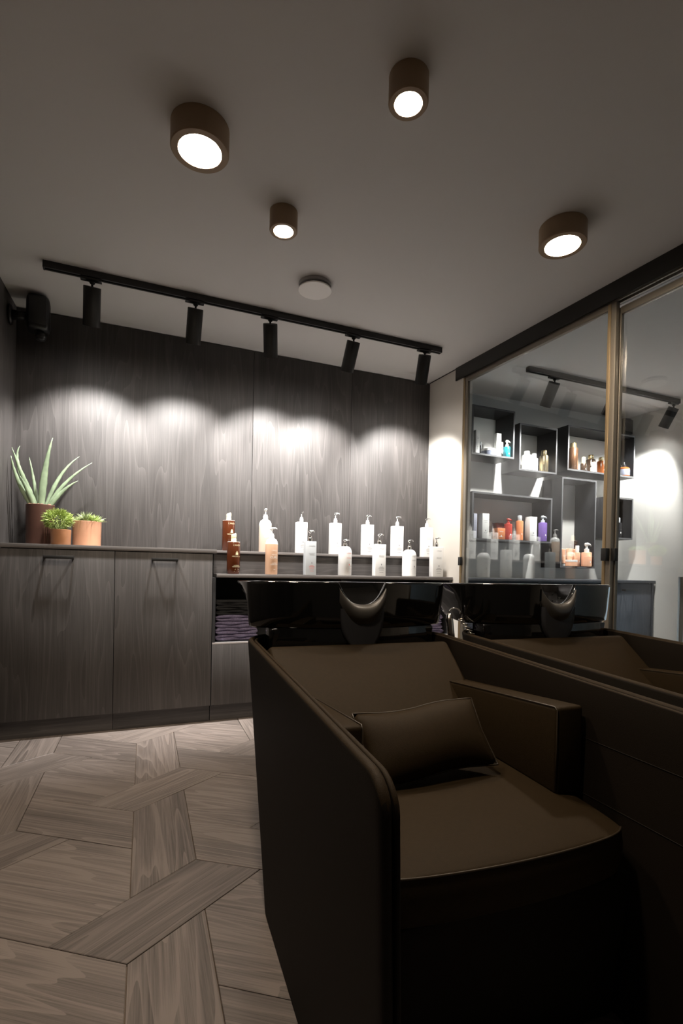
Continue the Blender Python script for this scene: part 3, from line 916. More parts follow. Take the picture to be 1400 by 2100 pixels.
# ================================================================== BOTTLES, MAIN ROOM
def pump_head(t, z0, z1, m_collar, m_head, r, turn):
    hgt = z1 - z0
    lathe('collar', [(r, z0 - .0005), (r, z0 + hgt * .30), (r * .82, z0 + hgt * .34), (r * .8, z0 + hgt * .46), (r * .30, z0 + hgt * .48), (r * .26, z0 + hgt * .72)], m_collar, t, 24)
    c, s = math.cos(turn), math.sin(turn)
    pts = [(-.9, .84), (-.3, .90), (.4, .93), (1.3, .96), (1.9, .93), (2.05, .84)]
    path = [(c * r * a, s * r * a, z0 + hgt * b) for a, b in pts]
    h1 = tube_data(path, [r * .30, r * .52, r * .5, r * .28, r * .22, r * .16], 12)
    h2 = tube_data([(0, 0, z0 + hgt * .70), (0, 0, z0 + hgt * .80), (0, 0, z0 + hgt * .92)], [r * .32, r * .44, r * .44], 12)
    V, Fc = merge([h1, h2])
    from_vf('pump_head', V, Fc, m_head, t, smooth=True)


def extents(pxc, base, top, Y):
    return at(pxc, base, Y), abs(at(pxc, top, Y).z - at(pxc, base, Y).z)


def square_bottle(px0, px1, base, top, ptop, Y, zb, turn, label, group, red=False, cm='greyw'):
    cx = (px0 + px1) / 2
    p, hb = extents(cx, base, top, Y); _, ht = extents(cx, base, ptop, Y)
    full = (at(px1, base, Y).x - at(px0, base, Y).x)
    t = tag(empty('pump_bottle', (p.x, Y, zb + .0004)), label, 'bottle', group)
    wd, dp = full * .80, .052
    box('body', -wd / 2, wd / 2, -dp / 2, dp / 2, 0, hb, PM[cm], t, .004, 3)
    pump_head(t, hb, ht, M_WARM if Y < 3.3 else PM['greyw'], M_CHROME, .0135, turn)
    pr = PM['print_r'] if red else PM['print_d']
    a = lettering([("L'ANZA", .012, hb * .86), ('HEALING', .0105, hb * .64), ('-', wd * .45, hb * .605), ('~drop', .011, hb * .37)], PM['print_d'], t, -dp / 2 - .0005, cx=wd * .08)
    lettering([('-', wd * .3, hb * .29), ('-', wd * .5, hb * .26), ('-', wd * .52, hb * .235), ('-', wd * .44, hb * .19), ('-', wd * .36, hb * .12)], pr, t, -dp / 2 - .0005, cx=wd * .08, name='fine_print')
    return t


def round_bottle(px0, px1, base, top, ptop, Y, zb, turn, label, group, col='greyw', pump='chrome', curls=False, red=False):
    cx = (px0 + px1) / 2
    p, hb = extents(cx, base, top, Y); _, ht = extents(cx, base, ptop, Y)
    w = (at(px1, base, Y).x - at(px0, base, Y).x) / 2 * .97
    t = tag(empty('pump_bottle', (p.x, Y, zb + .0004)), label, 'bottle', group)
    sh = w * .95
    prof = [(w * .93, 0), (w, .005), (w, hb - sh)]
    arc = [(w * (.34 + .66 * math.cos(a)), hb - sh + sh * math.sin(a)) for a in [math.pi / 2 * k / 7 for k in range(1, 8)]]
    if curls:
        lathe('body', prof, PM[col], t, 36)
        lathe('shoulder', [(w, hb - sh + .0003)] + arc, PM['greyw'], t, 36)
    else:
        lathe('body', prof + arc, PM[col], t, 36)
    if pump == 'chrome': pump_head(t, hb, ht, M_WARM, M_CHROME, .0135, turn)
    else: pump_head(t, hb, ht, PM['greyw'], PM['greyw'], .0165, turn)
    rr = w + .0006
    if curls:
        lettering([("L'ANZA", .0125, hb * .66), ('HEALING', .0095, hb * .545), ('CURLS', .021, hb * .47), ('BUTTER', .0085, hb * .31), ('CONDITIONER', .0085, hb * .275), ('-', .03, hb * .235), ('-', .014, hb * .14), ('-', .034, hb * .09)], PM['print_w'], t, 0, rr, cx=.012)
    else:
        lettering([("L'ANZA", .012, hb * .76), ('HEALING', .0105, hb * .6), ('-', w * .9, hb * .565), ('~drop', .011, hb * .38)], PM['print_r'] if red else PM['print_d'], t, 0, rr, cx=.015)
        lettering([('-', w * .5, hb * .30), ('-', w * .9, hb * .275), ('-', w * .95, hb * .25), ('-', w * .8, hb * .2), ('-', w * .6, hb * .13)], PM['print_r'] if red else PM['print_d'], t, 0, rr, cx=.015, name='fine_print')
    return t


def oil_bottle(px0, px1, base, top, ptop, Y, zb, label, group, second):
    cx = (px0 + px1) / 2
    p, hb = extents(cx, base, top, Y); _, ht = extents(cx, base, ptop, Y)
    w = (at(px1, base, Y).x - at(px0, base, Y).x) / 2 * .97
    t = tag(empty('oil_bottle', (p.x, Y, zb + .0004)), label, 'bottle', group)
    lathe('body', [(w * .92, 0), (w, .006), (w, hb - .004), (w * .96, hb), (w * .45, hb + .001)], PM['brown'], t, 40)
    lathe('shoulder_ring', [(w * .955, hb + .0003), (w * .965, hb + .0012), (w * .95, hb + .0022), (w * .46, hb + .0024)], PM['print_w'], t, 40)
    # capsule-shaped cap with a slanted top
    n = 24; V, Fc = [], []
    r = .0165; zt = ht
    lv = [(hb + .0026, 1), (hb + (zt - hb) * .42, 1), (hb + (zt - hb) * .43, .94), (hb + (zt - hb) * .56, .94), (hb + (zt - hb) * .57, 1), (zt - .010, 1), (zt - .004, .93), (zt, .75)]
    for k, (zz, s) in enumerate(lv):
        for i in range(n):
            a = 2 * math.pi * i / n
            tilt = .005 * math.cos(a) if k >= 5 else 0
            V.append((r * s * math.cos(a), r * s * math.sin(a), zz + tilt))
    for k in range(len(lv) - 1):
        for i in range(n):
            j = (i + 1) % n; Fc.append((k * n + i, k * n + j, (k + 1) * n + j, (k + 1) * n + i))
    Fc += [tuple(range(n)), tuple(range((len(lv) - 1) * n, len(lv) * n))]
    o = from_vf('cap', V, Fc, PM['cream'], t, smooth=True); o.data.set_sharp_from_angle(angle=R(40))
    lettering([("L'ANZA", .0145, hb * .90), ('~drop', .022, hb * .665), ('KERATIN', .0065, hb * .60), ('HEALING OIL', .0105, hb * .55), ('LUSTROUS', .0085, hb * .265), (second, .0085, hb * .225), ('-', .022, hb * .155), ('-', .026, hb * .135), ('-', .034, hb * .085)], PM['cream'], t, 0, w + .0006, cx=.016)
    return t


GF, GB = 'front row of bottles on the oak shelf', 'rear row of bottles on the oak step'
YFr, YBk, ZBk = 3.235, 3.405, ZS + .149
oil_bottle(464, 491.5, 1177, 1112, 1094.5, YFr, ZS, 'brown oil bottle with cream cap on the lower shelf', GF, 'CONDITIONER')
round_bottle(543, 568.5, 1179, 1105, 1083, YFr, ZS, R(-25), 'peach bottle with white pump on the lower shelf', GF, 'peach', 'white', True)
square_bottle(620.5, 648, 1180, 1111, 1088, YFr, ZS, R(-28), 'grey white square pump bottle with red fine print beside the peach bottle', GF, True, 'grey')
round_bottle(693, 719.5, 1181, 1121, 1107, YFr, ZS, R(-28), 'round shouldered white pump bottle with red print on the lower shelf', GF, red=True)
square_bottle(762.5, 790, 1181.5, 1116.5, 1095, YFr, ZS, R(-25), 'square white pump bottle between the two round shouldered ones', GF)
round_bottle(825, 851, 1182, 1127, 1107, YFr, ZS, R(-22), 'round shouldered white pump bottle with grey print on the lower shelf', GF)
square_bottle(880, 907, 1182.5, 1121, 1102, YFr, ZS, R(-25), 'square white pump bottle at the beige wall on the lower shelf', GF)
oil_bottle(454.5, 481, 1126, 1064, 1048, YBk, ZBk, 'brown oil bottle with cream cap on the raised step', GB, 'SHAMPOO')
round_bottle(530, 556, 1129, 1062, 1040, YBk, ZBk, R(-90), 'pale peach bottle with white pump on the raised step', GB, 'peachl', 'white', True)
square_bottle(603.5, 630, 1131, 1067, 1045, YBk, ZBk, R(-80), 'square white pump bottle next to the pale peach bottle on the step', GB)
square_bottle(673, 699.5, 1134.5, 1070.5, 1049, YBk, ZBk, R(-25), 'second square white pump bottle from the pale peach one on the step', GB)
square_bottle(739, 765.5, 1137, 1074, 1054, YBk, ZBk, R(-30), 'third square white pump bottle from the pale peach one on the step', GB)
square_bottle(800, 826, 1140, 1078, 1058, YBk, ZBk, R(-25), 'fourth square white pump bottle from the pale peach one on the step', GB)
square_bottle(860.5, 886, 1142, 1081, 1062, YBk, ZBk, R(-28), 'square white pump bottle at the beige wall on the raised step', GB)

# ================================================================== PLANTS
M_POTB = mat('brown glazed pot', (.075, .034, .024), .35, bump=.05, bscale=60, var=.1)
M_POTP = mat('peach glazed pot', (.60, .32, .20), .3, bump=.05, bscale=40, var=.22)
M_POTP2 = mat('apricot glazed pot', (.52, .25, .13), .3, bump=.05, bscale=40, var=.25)
M_ALOE = mat('aloe leaf', (.23, .30, .19), .4, bump=.08, bscale=120, var=.3)
M_SOIL = mat('soil', (.05, .035, .025), .95, bump=.8, bscale=150)
M_PEB = mat('brown pebble', (.22, .12, .08), .7, var=.3, bscale=80)
M_FERN = mat('bright green foliage', (.33, .42, .11), .5, var=.35, bscale=120)
M_FERN2 = mat('grey green foliage', (.42, .50, .27), .5, var=.4, bscale=120)


def pot(t, r, hgt, m_, thick=.005, taper=.97):
    lathe('pot', [(r * taper * .96, 0), (r * taper, .003), (r, hgt - .002), (r - thick * .5, hgt), (r - thick, hgt - .002), (r * taper - thick, hgt * .80), (.004, hgt * .80)], m_, t, 48)
    lathe('soil', [(.002, hgt * .801), (r * taper - thick - .001, hgt * .801), (r * taper - thick - .001, hgt * .93), (.002, hgt * .95)], M_SOIL, t, 32)


PY = 3.36
pr = (at(112, 1100, PY).x - at(52, 1100, PY).x) / 2
pc = at(82, 1110, PY)
ph = at(82, 1036, PY).z - ZW
aloe = tag(empty('potted_aloe', (pc.x, PY, ZW + .0003)), 'tall brown pot with a spiky aloe in the oak corner', 'potted plant', 'potted plants on the worktop')
pot(aloe, pr, ph, M_POTB)
for k in range(16):
    a = 2 * math.pi * k / 16 + random.uniform(-.1, .1); rr = pr * random.uniform(.62, .84)
    s = random.uniform(.008, .013)
    bm = bmesh.new(); bmesh.ops.create_icosphere(bm, subdivisions=2, radius=s)
    for v in bm.verts: v.co = Vector((v.co.x * 1.2, v.co.y, v.co.z * .65)) * (1 + .18 * noise.noise(v.co * 90 + Vector((k, 0, 0)))) + Vector((rr * math.cos(a), rr * math.sin(a), ph * .95 + s * .6 + random.uniform(0, .008)))
    bm_obj('pebble', bm, M_PEB, aloe, True)


def aloe_leaf(root, mid, tip, w):
    p0, p1, p2 = Vector(root), Vector(mid), Vector(tip)
    n = 15; V, Fc = [], []
    m_ = 9
    for k in range(n + 1):
        u = k / n
        c = p0 * (1 - u) ** 2 + p1 * 2 * u * (1 - u) + p2 * u * u
        tn = ((p1 - p0) * (1 - u) + (p2 - p1) * u).normalized()
        side = tn.cross(Vector((0, -1, .15))).normalized()
        nor = side.cross(tn).normalized()
        ww = w * (1 - u ** 1.6) * (.75 + .5 * min(1, u * 3) - .25 * u) + .0012
        tooth = .0016 * (k % 2) * (u < .93)
        for i in range(m_):
            a = 2 * math.pi * i / m_
            x = math.cos(a) * (ww + (tooth if i in (0,) else 0) + (tooth if i in (4, 5) else 0) * .8)
            y = math.sin(a) * ww * .34 - (math.cos(a) ** 2) * ww * .22
            V.append(c + side * x + nor * y)
    for k in range(n):
        for i in range(m_):
            j = (i + 1) % m_
            Fc.append((k * m_ + i, k * m_ + j, (k + 1) * m_ + j, (k + 1) * m_ + i))
    Fc += [tuple(range(m_)), tuple(range(n * m_, (n + 1) * m_))[::-1]]
    o = from_vf('leaf', V, Fc, M_ALOE, aloe, smooth=True)
    return o


org = Vector((pc.x, PY, ZW + .0003))
for rt, md, tp, dy0, dy, w in (
        ((76, 1032), (50, 990), (1, 915), .0, -.03, .015), ((68, 1032), (30, 985), (7, 933), -.02, -.05, .012), ((72, 1030), (20, 940), (41, 914), .03, .06, .011),
        ((78, 1030), (70, 985), (60, 938), .03, .06, .009), ((72, 1034), (55, 1000), (41, 976), -.025, -.05, .012), ((84, 1034), (88, 960), (108, 898), -.02, -.02, .019),
        ((92, 1030), (118, 965), (163, 936), .02, .07, .010), ((96, 1032), (125, 985), (189, 949), .0, .03, .010), ((98, 1032), (125, 1002), (160, 986), -.01, .0, .011)):
    a = at(*rt, PY + dy0 * .6) - org; b_ = at(*md, PY + (dy0 + dy) / 2) - org; c = at(*tp, PY + dy) - org
    a.z = min(a.z, ph * .90)
    c.x = max(c.x, -.622 + .004 - org.x)
    aloe_leaf(a, b_, c, w)


def tuft(name, parent, base_fn, n, ln, w, m_, seed, curl=.5):
    rnd = random.Random(seed); V, Fc = [], []
    for k in range(n):
        p, dr = base_fn(rnd)
        l = ln * rnd.uniform(.65, 1.15)
        side = dr.cross(Vector((0, 0, 1)))
        if side.length < .1: side = Vector((1, 0, 0))
        side = (side.normalized() * math.cos(k) + dr.cross(side).normalized() * math.sin(k))
        q1 = p + dr * l * .5; bend = Vector((dr.x, dr.y, -.2)) * curl * l * .3
        q2 = p + dr * l + bend
        o = len(V); w_ = w * rnd.uniform(.7, 1.2)
        nn = dr.cross(side).normalized() * w_ * .35
        V += [p - side * w_ * .6, p + side * w_ * .6, q1 + side * w_ + nn, q1 - side * w_ + nn, q1 - nn, q2]
        Fc += [(o, o + 1, o + 2, o + 3), (o, o + 4, o + 1), (o + 1, o + 4, o + 2), (o, o + 3, o + 4), (o + 3, o + 2, o + 5), (o + 2, o + 4, o + 5), (o + 4, o + 3, o + 5)]
    o = from_vf(name, V, Fc, m_, parent)
    o['kind'] = 'stuff'
    return o


P2Y = 3.225
p2l, p2r = at(103, 1100, P2Y), at(146, 1100, P2Y)
r2 = (p2r.x - p2l.x) / 2; h2 = at(124, 1086, P2Y).z - ZW
fern = tag(empty('potted_shrublet', ((p2l.x + p2r.x) / 2, P2Y, ZW + .0003)), 'small apricot pot with a dense round ball of green needles', 'potted plant', 'potted plants on the worktop')
pot(fern, r2, h2, M_POTP2)
bc = at(119, 1066, P2Y) - Vector(fern.location); br = (at(153, 1066, P2Y).x - at(85, 1066, P2Y).x) / 2


def ball_base(rnd):
    v = Vector((rnd.gauss(0, 1), rnd.gauss(0, 1), rnd.gauss(0.15, 1))).normalized()
    s = rnd.uniform(.55, .86)
    p = Vector((bc.x + v.x * br * s, v.y * br * s, bc.z + v.z * br * .72 * s))
    return p, (v + Vector((rnd.uniform(-.5, .5), rnd.uniform(-.5, .5), rnd.uniform(-.2, .6)))).normalized()


tuft('foliage', fern, ball_base, 1500, .022, .0022, M_FERN, 5)
for k in range(7):
    a = k * .9
    tube('stem', [(0, 0, h2 * .8), (math.cos(a) * .012 + bc.x * .4, math.sin(a) * .012, h2 * .95), (math.cos(a) * .03 + bc.x, math.sin(a) * .03, bc.z)], .0016, M_FERN, fern, 6)

P3Y = 3.345
p3l, p3r = at(147.5, 1100, P3Y), at(208, 1100, P3Y)
r3 = (p3r.x - p3l.x) / 2; h3 = at(178, 1070, P3Y).z - ZW
spk = tag(empty('potted_air_plant', ((p3l.x + p3r.x) / 2, P3Y, ZW + .0003)), 'wide peach pot with low tufts of spiky grey green leaves', 'potted plant', 'potted plants on the worktop')
pot(spk, r3, h3, M_POTP)
for k, (ox, oy, n_, ln) in enumerate(((-.046, .02, 90, .028), (-.005, -.03, 170, .046), (.0, .03, 130, .044), (.05, -.01, 110, .034), (.03, .035, 90, .034), (-.03, .03, 90, .032), (.03, -.045, 90, .036))):
    def base(rnd, ox=ox, oy=oy):
        a = rnd.uniform(0, 2 * math.pi); e = rnd.uniform(.2, 1.35)
        dr = Vector((math.cos(a) * math.cos(e), math.sin(a) * math.cos(e), math.sin(e)))
        return Vector((ox + dr.x * .008, oy + dr.y * .008, h3 * .965 + dr.z * .006)), dr
    tuft('rosette', spk, base, n_, ln * 1.3, .0021, M_FERN2 if k % 2 else M_FERN, 20 + k, .7)


# ================================================================== WASH UNITS
def u_path(hw, yr, rc, z, n_side=26, n_arc=10, n_rear=8):
    pts = []
    ys_ = [0, .002, .006, .012, .02, .03, .045, .06] + [.06 + (yr - rc - .06) * k / n_side for k in range(1, n_side + 1)]
    for y in ys_: pts.append((Vector((-hw, y)), Vector((-1, 0))))
    for k in range(1, n_arc + 1):
        a = math.pi / 2 * k / n_arc
        nrm = Vector((-math.cos(a), math.sin(a)))
        pts.append((Vector((-hw + rc, yr - rc)) + nrm * rc, nrm))
    for k in range(1, n_rear):
        pts.append((Vector((-hw + rc + (2 * hw - 2 * rc) * k / n_rear, yr)), Vector((0, 1))))
    right = [(Vector((-p.x, p.y)), Vector((-q.x, q.y))) for p, q in pts[:len(ys_) + n_arc][::-1]]
    return pts + right


def sheet(name, parent, hw0, hw1, yr0, yr1, rc, off0, off1, drop, material, zb=0.004):
    """upright U-shaped padded sheet between offsets off0 (outer) and off1 (inner), with soft top edge"""
    rows = []
    npath = len(u_path(hw1, yr1, rc, 0))
    ft = abs(off1 - off0) / 2
    prof = [(0, 0.0)] + [(0, k / 8) for k in range(1, 8)] + [(0, 1.0)]
    V, Fc = [], []
    fr = .055
    ztl = lambda y: .691 + .037 * y - drop
    for i in range(npath):
        ring = []
        yb_ = u_path(hw1, yr1, rc, 0)[i][0].y
        zt = ztl(yb_)
        if yb_ < fr: zt -= fr - math.sqrt(max(0, fr * fr - (fr - yb_) ** 2))
        end = min(i, npath - 1 - i)
        es = [0.15, .62, .86, .97][end] if end < 4 else 1.0
        mid = (off0 + off1) / 2
        seq = [(off0, t) for t in [0, .15, .3, .45, .6, .75, .9, 1.0]]
        arc = [(mid + (off0 - mid) * math.cos(a), 'a', math.sin(a)) for a in [math.pi * k / 6 for k in range(1, 6)]]
        levels = [(off0, t, 0) for t in (0, .15, .3, .45, .6, .75, .9, 1.0)] + [(c, 1.0, s) for c, _, s in arc] + [(off1, t, 0) for t in (1.0, .9, .75, .6, .45, .3, .15, 0)]
        for o, t, s in levels:
            z = zb + (zt - ft - zb) * t
            q = z / .72
            pth = UP[(name, i, round(t, 2))] if False else None
            hw = hw0 + (hw1 - hw0) * q; yr = yr0 + (yr1 - yr0) * q
            p, nrm = path_point(hw, yr, rc, i)
            oo = mid + (o - mid) * es
            pp = p - nrm * oo
            V.append((pp.x, pp.y, z + s * ft))
    m_ = 8 + 5 + 8
    for i in range(npath - 1):
        for k in range(m_):
            l = (k + 1) % m_
            Fc.append((i * m_ + k, i * m_ + l, (i + 1) * m_ + l, (i + 1) * m_ + k))
    Fc += [tuple(range(m_)), tuple(range((npath - 1) * m_, npath * m_))[::-1]]
    o = from_vf(name, V, Fc, material, parent, smooth=True)
    o.data.set_sharp_from_angle(angle=R(50))
    o.data.materials.append(M_LEATHER)          # lamp light on the upward faces, put in as lighter leather
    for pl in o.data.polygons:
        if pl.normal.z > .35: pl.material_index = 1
    return o


_PC = {}


def path_point(hw, yr, rc, i):
    key = (round(hw, 5), round(yr, 5), rc)
    if key not in _PC: _PC[key] = u_path(hw, yr, rc, 0)
    return _PC[key][i]


def cushion_box(name, pts8, material, parent, bevel=.02, seg=4, puff=0.0):
    """soft hexahedron; pts8 bottom ring then top ring"""
    bm = bmesh.new()
    vv = [bm.verts.new(p) for p in pts8]
    for f in ((3, 2, 1, 0), (4, 5, 6, 7), (0, 1, 5, 4), (1, 2, 6, 5), (2, 3, 7, 6), (3, 0, 4, 7)): bm.faces.new([vv[i] for i in f])
    bmesh.ops.recalc_face_normals(bm, faces=bm.faces)
    bmesh.ops.bevel(bm, geom=list(bm.edges), offset=bevel, segments=seg, affect='EDGES', profile=0.5)
    return bm_obj(name, bm, material, parent, True, 60)


def wash_unit(loc, rz, label, shower):
    t = tag(empty('wash_unit', loc, rz), label, 'salon chair', 'backwash units in a row')
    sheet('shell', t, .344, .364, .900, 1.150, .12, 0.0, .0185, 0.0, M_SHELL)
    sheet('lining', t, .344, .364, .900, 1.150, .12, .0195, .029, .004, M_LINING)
    # base block under the seat
    cushion_box('base', [(-.305, .24, .004), (.305, .24, .004), (.29, .84, .004), (-.29, .84, .004), (-.312, .20, .335), (.312, .20, .335), (.30, .84, .335), (-.30, .84, .335)], M_LINING, t, .008, 2)
    # seat: crowned top with a bowed front
    nu, nv = 30, 26; V, Fc = [], []
    hwf = lambda v: .322 - .022 * (1 - v) ** 2

    def pos(u, v):
        y0 = .172 + .026 * u * u + .014 * abs(u) ** 9; y1 = .80
        e = abs(u)
        x = u * hwf(v) * (1 - .045 * (1 - v) ** 10 * e ** 6)
        return x, y0 + (y1 - y0) * v
    for j in range(nv + 1):
        v = (j / nv) ** 1.35
        for i in range(nu + 1):
            uu = -1 + 2 * i / nu
            u = math.copysign(1 - (1 - abs(uu)) ** 1.5, uu)
            x, y = pos(u, v)
            cr = (1 - abs(u) ** 3.2) ** .8 * (1 - (1 - v) ** 5) ** .8
            V.append((x, y, .430 + .030 * cr))
    nt = (nu + 1) * (nv + 1)
    for j in range(nv):
        for i in range(nu):
            a = j * (nu + 1) + i; Fc.append((a, a + 1, a + nu + 2, a + nu + 1))
    rim = [i for i in range(nu + 1)] + [j * (nu + 1) + nu for j in range(1, nv + 1)] + [nv * (nu + 1) + i for i in range(nu - 1, -1, -1)] + [j * (nu + 1) for j in range(nv - 1, 0, -1)]
    prev = rim
    for dz, dd in ((-.006, .0015), (-.03, .006), (-.06, .004), (-.086, -.004), (-.0925, -.012)):
        cur = []
        for r_ in rim:
            x, y, z_ = V[r_]
            d = Vector((x, y - .48)).normalized()
            cur.append(len(V)); V.append((min(.329, max(-.329, x + d.x * dd * .5)), y + d.y * dd, .430 + dz))
        for k in range(len(rim)):
            l = (k + 1) % len(rim); Fc.append((prev[k], prev[l], cur[l], cur[k]))
        prev = cur
    Fc.append(tuple(prev))
    seat = from_vf('seat', V, Fc, M_LEATHER, t, smooth=True); seat.data.set_sharp_from_angle(angle=R(60))
    tube('piping', [(*pos(-1 + 2 * k / 40, 0), .4302) for k in range(41)], .0022, M_PIPE, seat, 6)
    # backrest
    bk = cushion_box('backrest', [(-.300, .60, .436), (.300, .60, .436), (.30, .82, .40), (-.30, .82, .40), (-.316, .955, .717), (.316, .955, .717), (.312, 1.04, .690), (-.312, 1.04, .690)], M_LEATHER, t, .014, 4)
    # armrests
    for s in (-1, 1):
        x0, x1 = (.243, .322) if s > 0 else (-.322, -.243)
        a = cushion_box('armrest', [(x0, .352, .440), (x1, .352, .440), (x1, .86, .452), (x0, .86, .452), (x0, .352, .648), (x1, .352, .648), (x1, .86, .606), (x0, .86, .606)], M_LEATHER, t, .010, 3)
        xi = x0 + .0015 if s > 0 else x1 - .0015
        tube('piping', [(xi, .355, .455), (xi, .3535, .55), (xi, .3540, .640), (xi, .362, .6465), (xi, .55, .6315), (xi, .84, .6075)], .0018, M_PIPE, a, 6)
        # stitched seams on the lining
        for zz in (.568, .437):
            xw = .344 + .02 * zz / .72 - .0292
            tube('seam', [(s * xw, .02 + .03 * k, zz) for k in range(13)], .0011, M_SHELL, t, 6)
    # ------------ basin
    outline = []
    xs = [-.300, -.25, -.2, -.15, -.12, -.10, -.09, -.0845, -.080, -.074, -.066, -.056, -.044, -.03, -.015]
    xs = xs + [0] + [-x for x in xs[::-1]]
    fy = lambda x: .965 + .088 * (x / .366) ** 2
    for x in xs: outline.append((x * 1.0, fy(x)))
    outline += [(.335, fy(.335)), (.352, 1.055), (.362, 1.066), (.366, 1.085), (.366, 1.2), (.364, 1.32), (.350, 1.40), (.31, 1.46), (.24, 1.492), (.12, 1.502), (0, 1.505)]
    outline += [(-x, y) for x, y in outline[len(xs):-1][::-1]]
    N = len(outline); cc = Vector((0, 1.235))
    V, Fc = [], []

    def rimz(x, y):
        z0 = .917 - .012 * max(0, (y - 1.0)) / .5
        if y < 1.0 and abs(x) < .0845:
            k = abs(x) / .0845
            return .842 + (z0 - .842) * (k ** 2.6)
        return z0
    rings = []
    for t_, sc in ((0, .955), (.03, .968), (.25, .978), (.6, .989), (.93, .999), (.985, .997), (1.0, .988), (1.0, .945), (.985, .93)):
        ring = []
        for x, y in outline:
            zr = rimz(x, y); zz = .765 + (zr - .765) * t_
            fx, fyk = sc, sc
            k_ = min(1.0, max(0.0, (y - 1.09) / .25))
            sc2 = sc - (1 - t_) * .23 * k_
            px_ = x if abs(x) < .13 and y < 1.0 else x * sc2
            py_ = cc.y + (y - cc.y) * sc2
            ring.append((px_, py_, zz))
        rings.append(ring)
    for t_, sc in ((.8, .90), (.5, .84), (.25, .74), (.12, .6), (.08, .35)):
        ring = []
        for x, y in outline:
            zr = min(rimz(x, y), .86) if t_ > .7 else .86
            ring.append((x * sc, cc.y + (y - cc.y) * sc, .765 + (zr - .765) * t_ + .006))
        rings.append(ring)
    for rg in rings: V += rg
    for k in range(len(rings) - 1):
        for i in range(N):
            j = (i + 1) % N; Fc.append((k * N + i, k * N + j, (k + 1) * N + j, (k + 1) * N + i))
    Fc += [tuple(range(N))[::-1], tuple(range((len(rings) - 1) * N, len(rings) * N))]
    bs = from_vf('basin', V, Fc, M_BASIN, t, smooth=True); bs.data.set_sharp_from_angle(angle=R(50))
    cushion_box('basin_neck', [(-.285, 1.045, .56), (.285, 1.045, .56), (.275, 1.095, .56), (-.275, 1.095, .56), (-.300, 1.020, .7655), (.300, 1.020, .7655), (.300, 1.098, .7655), (-.300, 1.098, .7655)], M_BASIN, bs, .012, 3)
    ap = [(-.298 + .596 * k / 16) for k in range(17)]
    hexa('basin_apron', [(x, fy(x) + .010) for x in ap] + [(.298, 1.095), (-.298, 1.095)], .690, .7645, M_BASIN, bs, .003)
    lathe('drain', [(.002, .7835), (.028, .7835), (.030, .782), (.002, .7815)], M_WARM, bs, 24, c=(0, 1.25, 0))
    # silicone neck rest hugging the notch, with a tongue below
    V, Fc = [], []
    nx, nz = 22, 12
    for i in range(nx + 1):
        x = -.083 + .166 * i / nx
        k = abs(x) / .0845
        zt = .842 + (.905 - .842) * (k ** 2.6) + .002
        zl = .772 + .085 * (k ** 2.4)
        for j in range(nz + 1):
            v = j / nz
            zz = zt + (zl - zt) * v
            bul = math.sin(math.pi * min(1, .12 + v * .88)) * .020 * (1 - k ** 4) + .003
            yy = fy(x) - bul + (.012 * (1 - v / .12) if v < .12 else 0)
            V.append((x, yy, zz))
        V.append((x, fy(x) + .012, zt - .004)); V.append((x, fy(x) + .006, zl))
    st_ = nz + 3
    for i in range(nx):
        for j in range(nz): Fc.append((i * st_ + j, (i + 1) * st_ + j, (i + 1) * st_ + j + 1, i * st_ + j + 1))
        Fc += [(i * st_, i * st_ + nz + 1, (i + 1) * st_ + nz + 1, (i + 1) * st_), (i * st_ + nz, (i + 1) * st_ + nz, (i + 1) * st_ + nz + 2, i * st_ + nz + 2)]
    nr = from_vf('neck_rest', V, Fc, M_RUBBER, bs, smooth=True)
    V, Fc = [], []
    for j in range(11):
        v = j / 10; hw = .076 * math.sqrt(max(0, 1 - (v * .92) ** 2.6)); zz = .832 - .128 * v
        for i in range(13):
            x = -hw + 2 * hw * i / 12
            V.append((x, fy(x) - .006 - .006 * (1 - (abs(x) / .08) ** 2) + .006 * v, zz))
        for i in range(13):
            x = -hw + 2 * hw * i / 12
            V.append((x, fy(x) + .020, zz))
    for j in range(10):
        for i in range(12):
            Fc.append((j * 26 + i, j * 26 + i + 1, (j + 1) * 26 + i + 1, (j + 1) * 26 + i))
        for i in (0, 12): Fc.append((j * 26 + i, j * 26 + 13 + i, (j + 1) * 26 + 13 + i, (j + 1) * 26 + i))
    from_vf('neck_tongue', V, Fc, M_TONGUE, bs, smooth=True)
    # hand shower with coiled hose at the rear corner
    if not shower: return t
    hs = tube('shower_handle', [(-.424, 1.062, .802), (-.423, 1.060, .775), (-.414, 1.055, .70), (-.406, 1.055, .60)], [.010, .0145, .0125, .010], M_WARM, t, 14)
    tube('shower_loop', [(-.424 + .026 - .026 * math.cos(a), 1.066, .800 + .022 * math.sin(a)) for a in [math.pi * k / 12 for k in range(13)]], .003, M_CHROME, t, 8)
    tube('hose', [(-.372 + .0007 * k + .009 * math.cos(k * .8), 1.066 - .0010 * k + .009 * math.sin(k * .8), .782 - .0014 * k) for k in range(44)], .0030, M_WARM, t, 6)
    return t


ANG = R(-3.0)
O1 = Vector((.661, .551)); EX = Vector((.9986, -.0523))
wash_unit((O1.x, O1.y, 0), ANG, 'brown leather backwash armchair with black basin and a lumbar cushion', False)
O2 = O1 + EX * .81
wash_unit((O2.x, O2.y, 0), ANG, 'brown leather backwash armchair with black basin beside the glass partition', True)

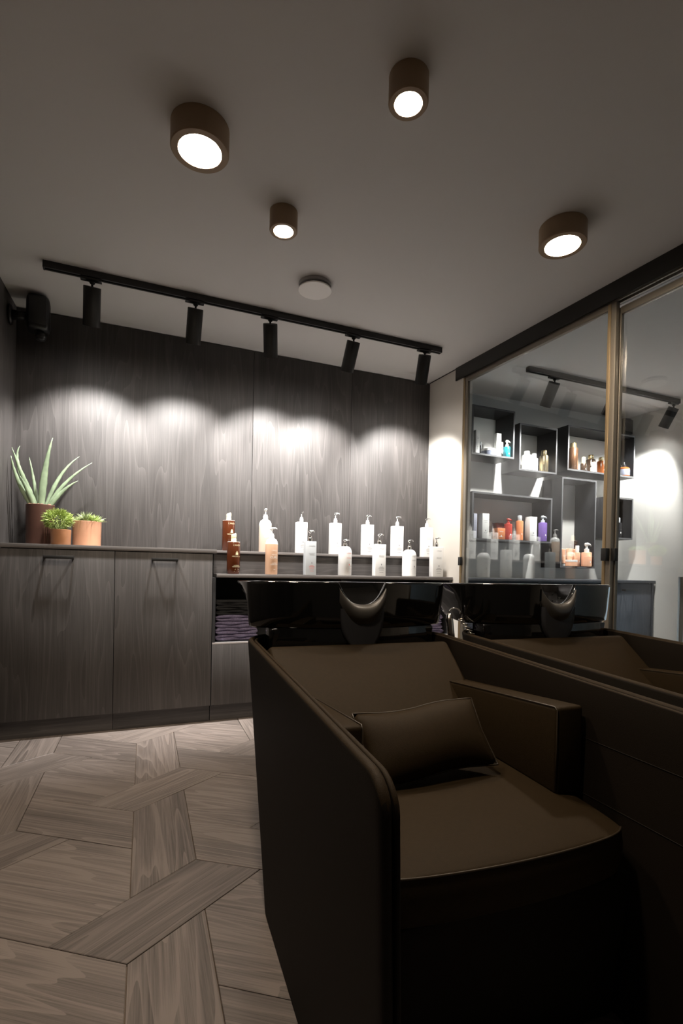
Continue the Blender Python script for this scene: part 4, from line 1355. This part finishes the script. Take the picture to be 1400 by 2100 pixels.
# lumbar cushion leaning on the backrest
cu = tag(empty('lumbar_cushion', (O1.x + .0, O1.y, 0), ANG), 'small brown leather cushion leaning on the backrest of the first armchair', 'cushion')
V, Fc = [], []
nu, nv = 26, 14
cw, ch = .172, .088
ctr = Vector((-.010, .514, .545)); up = Vector((-.065, .60, .80)).normalized(); fwd = Vector((0, -.80, .60)); side_v = up.cross(-fwd).normalized() * -1
for side in (1, -1):
    for j in range(nv + 1):
        for i in range(nu + 1):
            u = -1 + 2 * i / nu; v = -1 + 2 * j / nv
            puff = .046 * max(0, (1 - abs(u) ** 2.6)) ** .6 * max(0, (1 - abs(v) ** 2.4)) ** .6
            x = u * cw * (1 - .05 * (1 - v * v) * 0 - .04 * (1 - abs(v)) * abs(u) ** 3)
            h_ = v * ch * (1 - .07 * (1 - abs(u)) * abs(v) ** 3)
            h_ += .004 * math.sin(u * 4)
            V.append(ctr + side_v * x + up * h_ + fwd * side * puff)
n1 = (nu + 1) * (nv + 1)
for s in range(2):
    for j in range(nv):
        for i in range(nu):
            a = s * n1 + j * (nu + 1) + i; Fc.append((a, a + 1, a + nu + 2, a + nu + 1) if s else (a, a + nu + 1, a + nu + 2, a + 1))
bm = bmesh.new(); bvs = [bm.verts.new(v) for v in V]
for f in Fc: bm.faces.new([bvs[i] for i in f])
bmesh.ops.remove_doubles(bm, verts=bm.verts, dist=.0004)
pad = bm_obj('pad', bm, M_LEATHER, cu, True)
rim = [(-1 + 2 * k / nu, 1) for k in range(nu + 1)] + [(1, 1 - 2 * k / nv) for k in range(1, nv + 1)] + [(1 - 2 * k / nu, -1) for k in range(1, nu + 1)] + [(-1, -1 + 2 * k / nv) for k in range(1, nv + 1)]
path = []
for u, v in rim:
    path.append(ctr + side_v * (u * cw * (1 - .04 * (1 - abs(v)) * abs(u) ** 3)) + up * (v * ch * (1 - .07 * (1 - abs(u)) * abs(v) ** 3) + .004 * math.sin(u * 4)))
tube('piping', path, .0024, M_PIPE, cu, 6)
print('planks', npl, 'objects', len(bpy.data.objects))
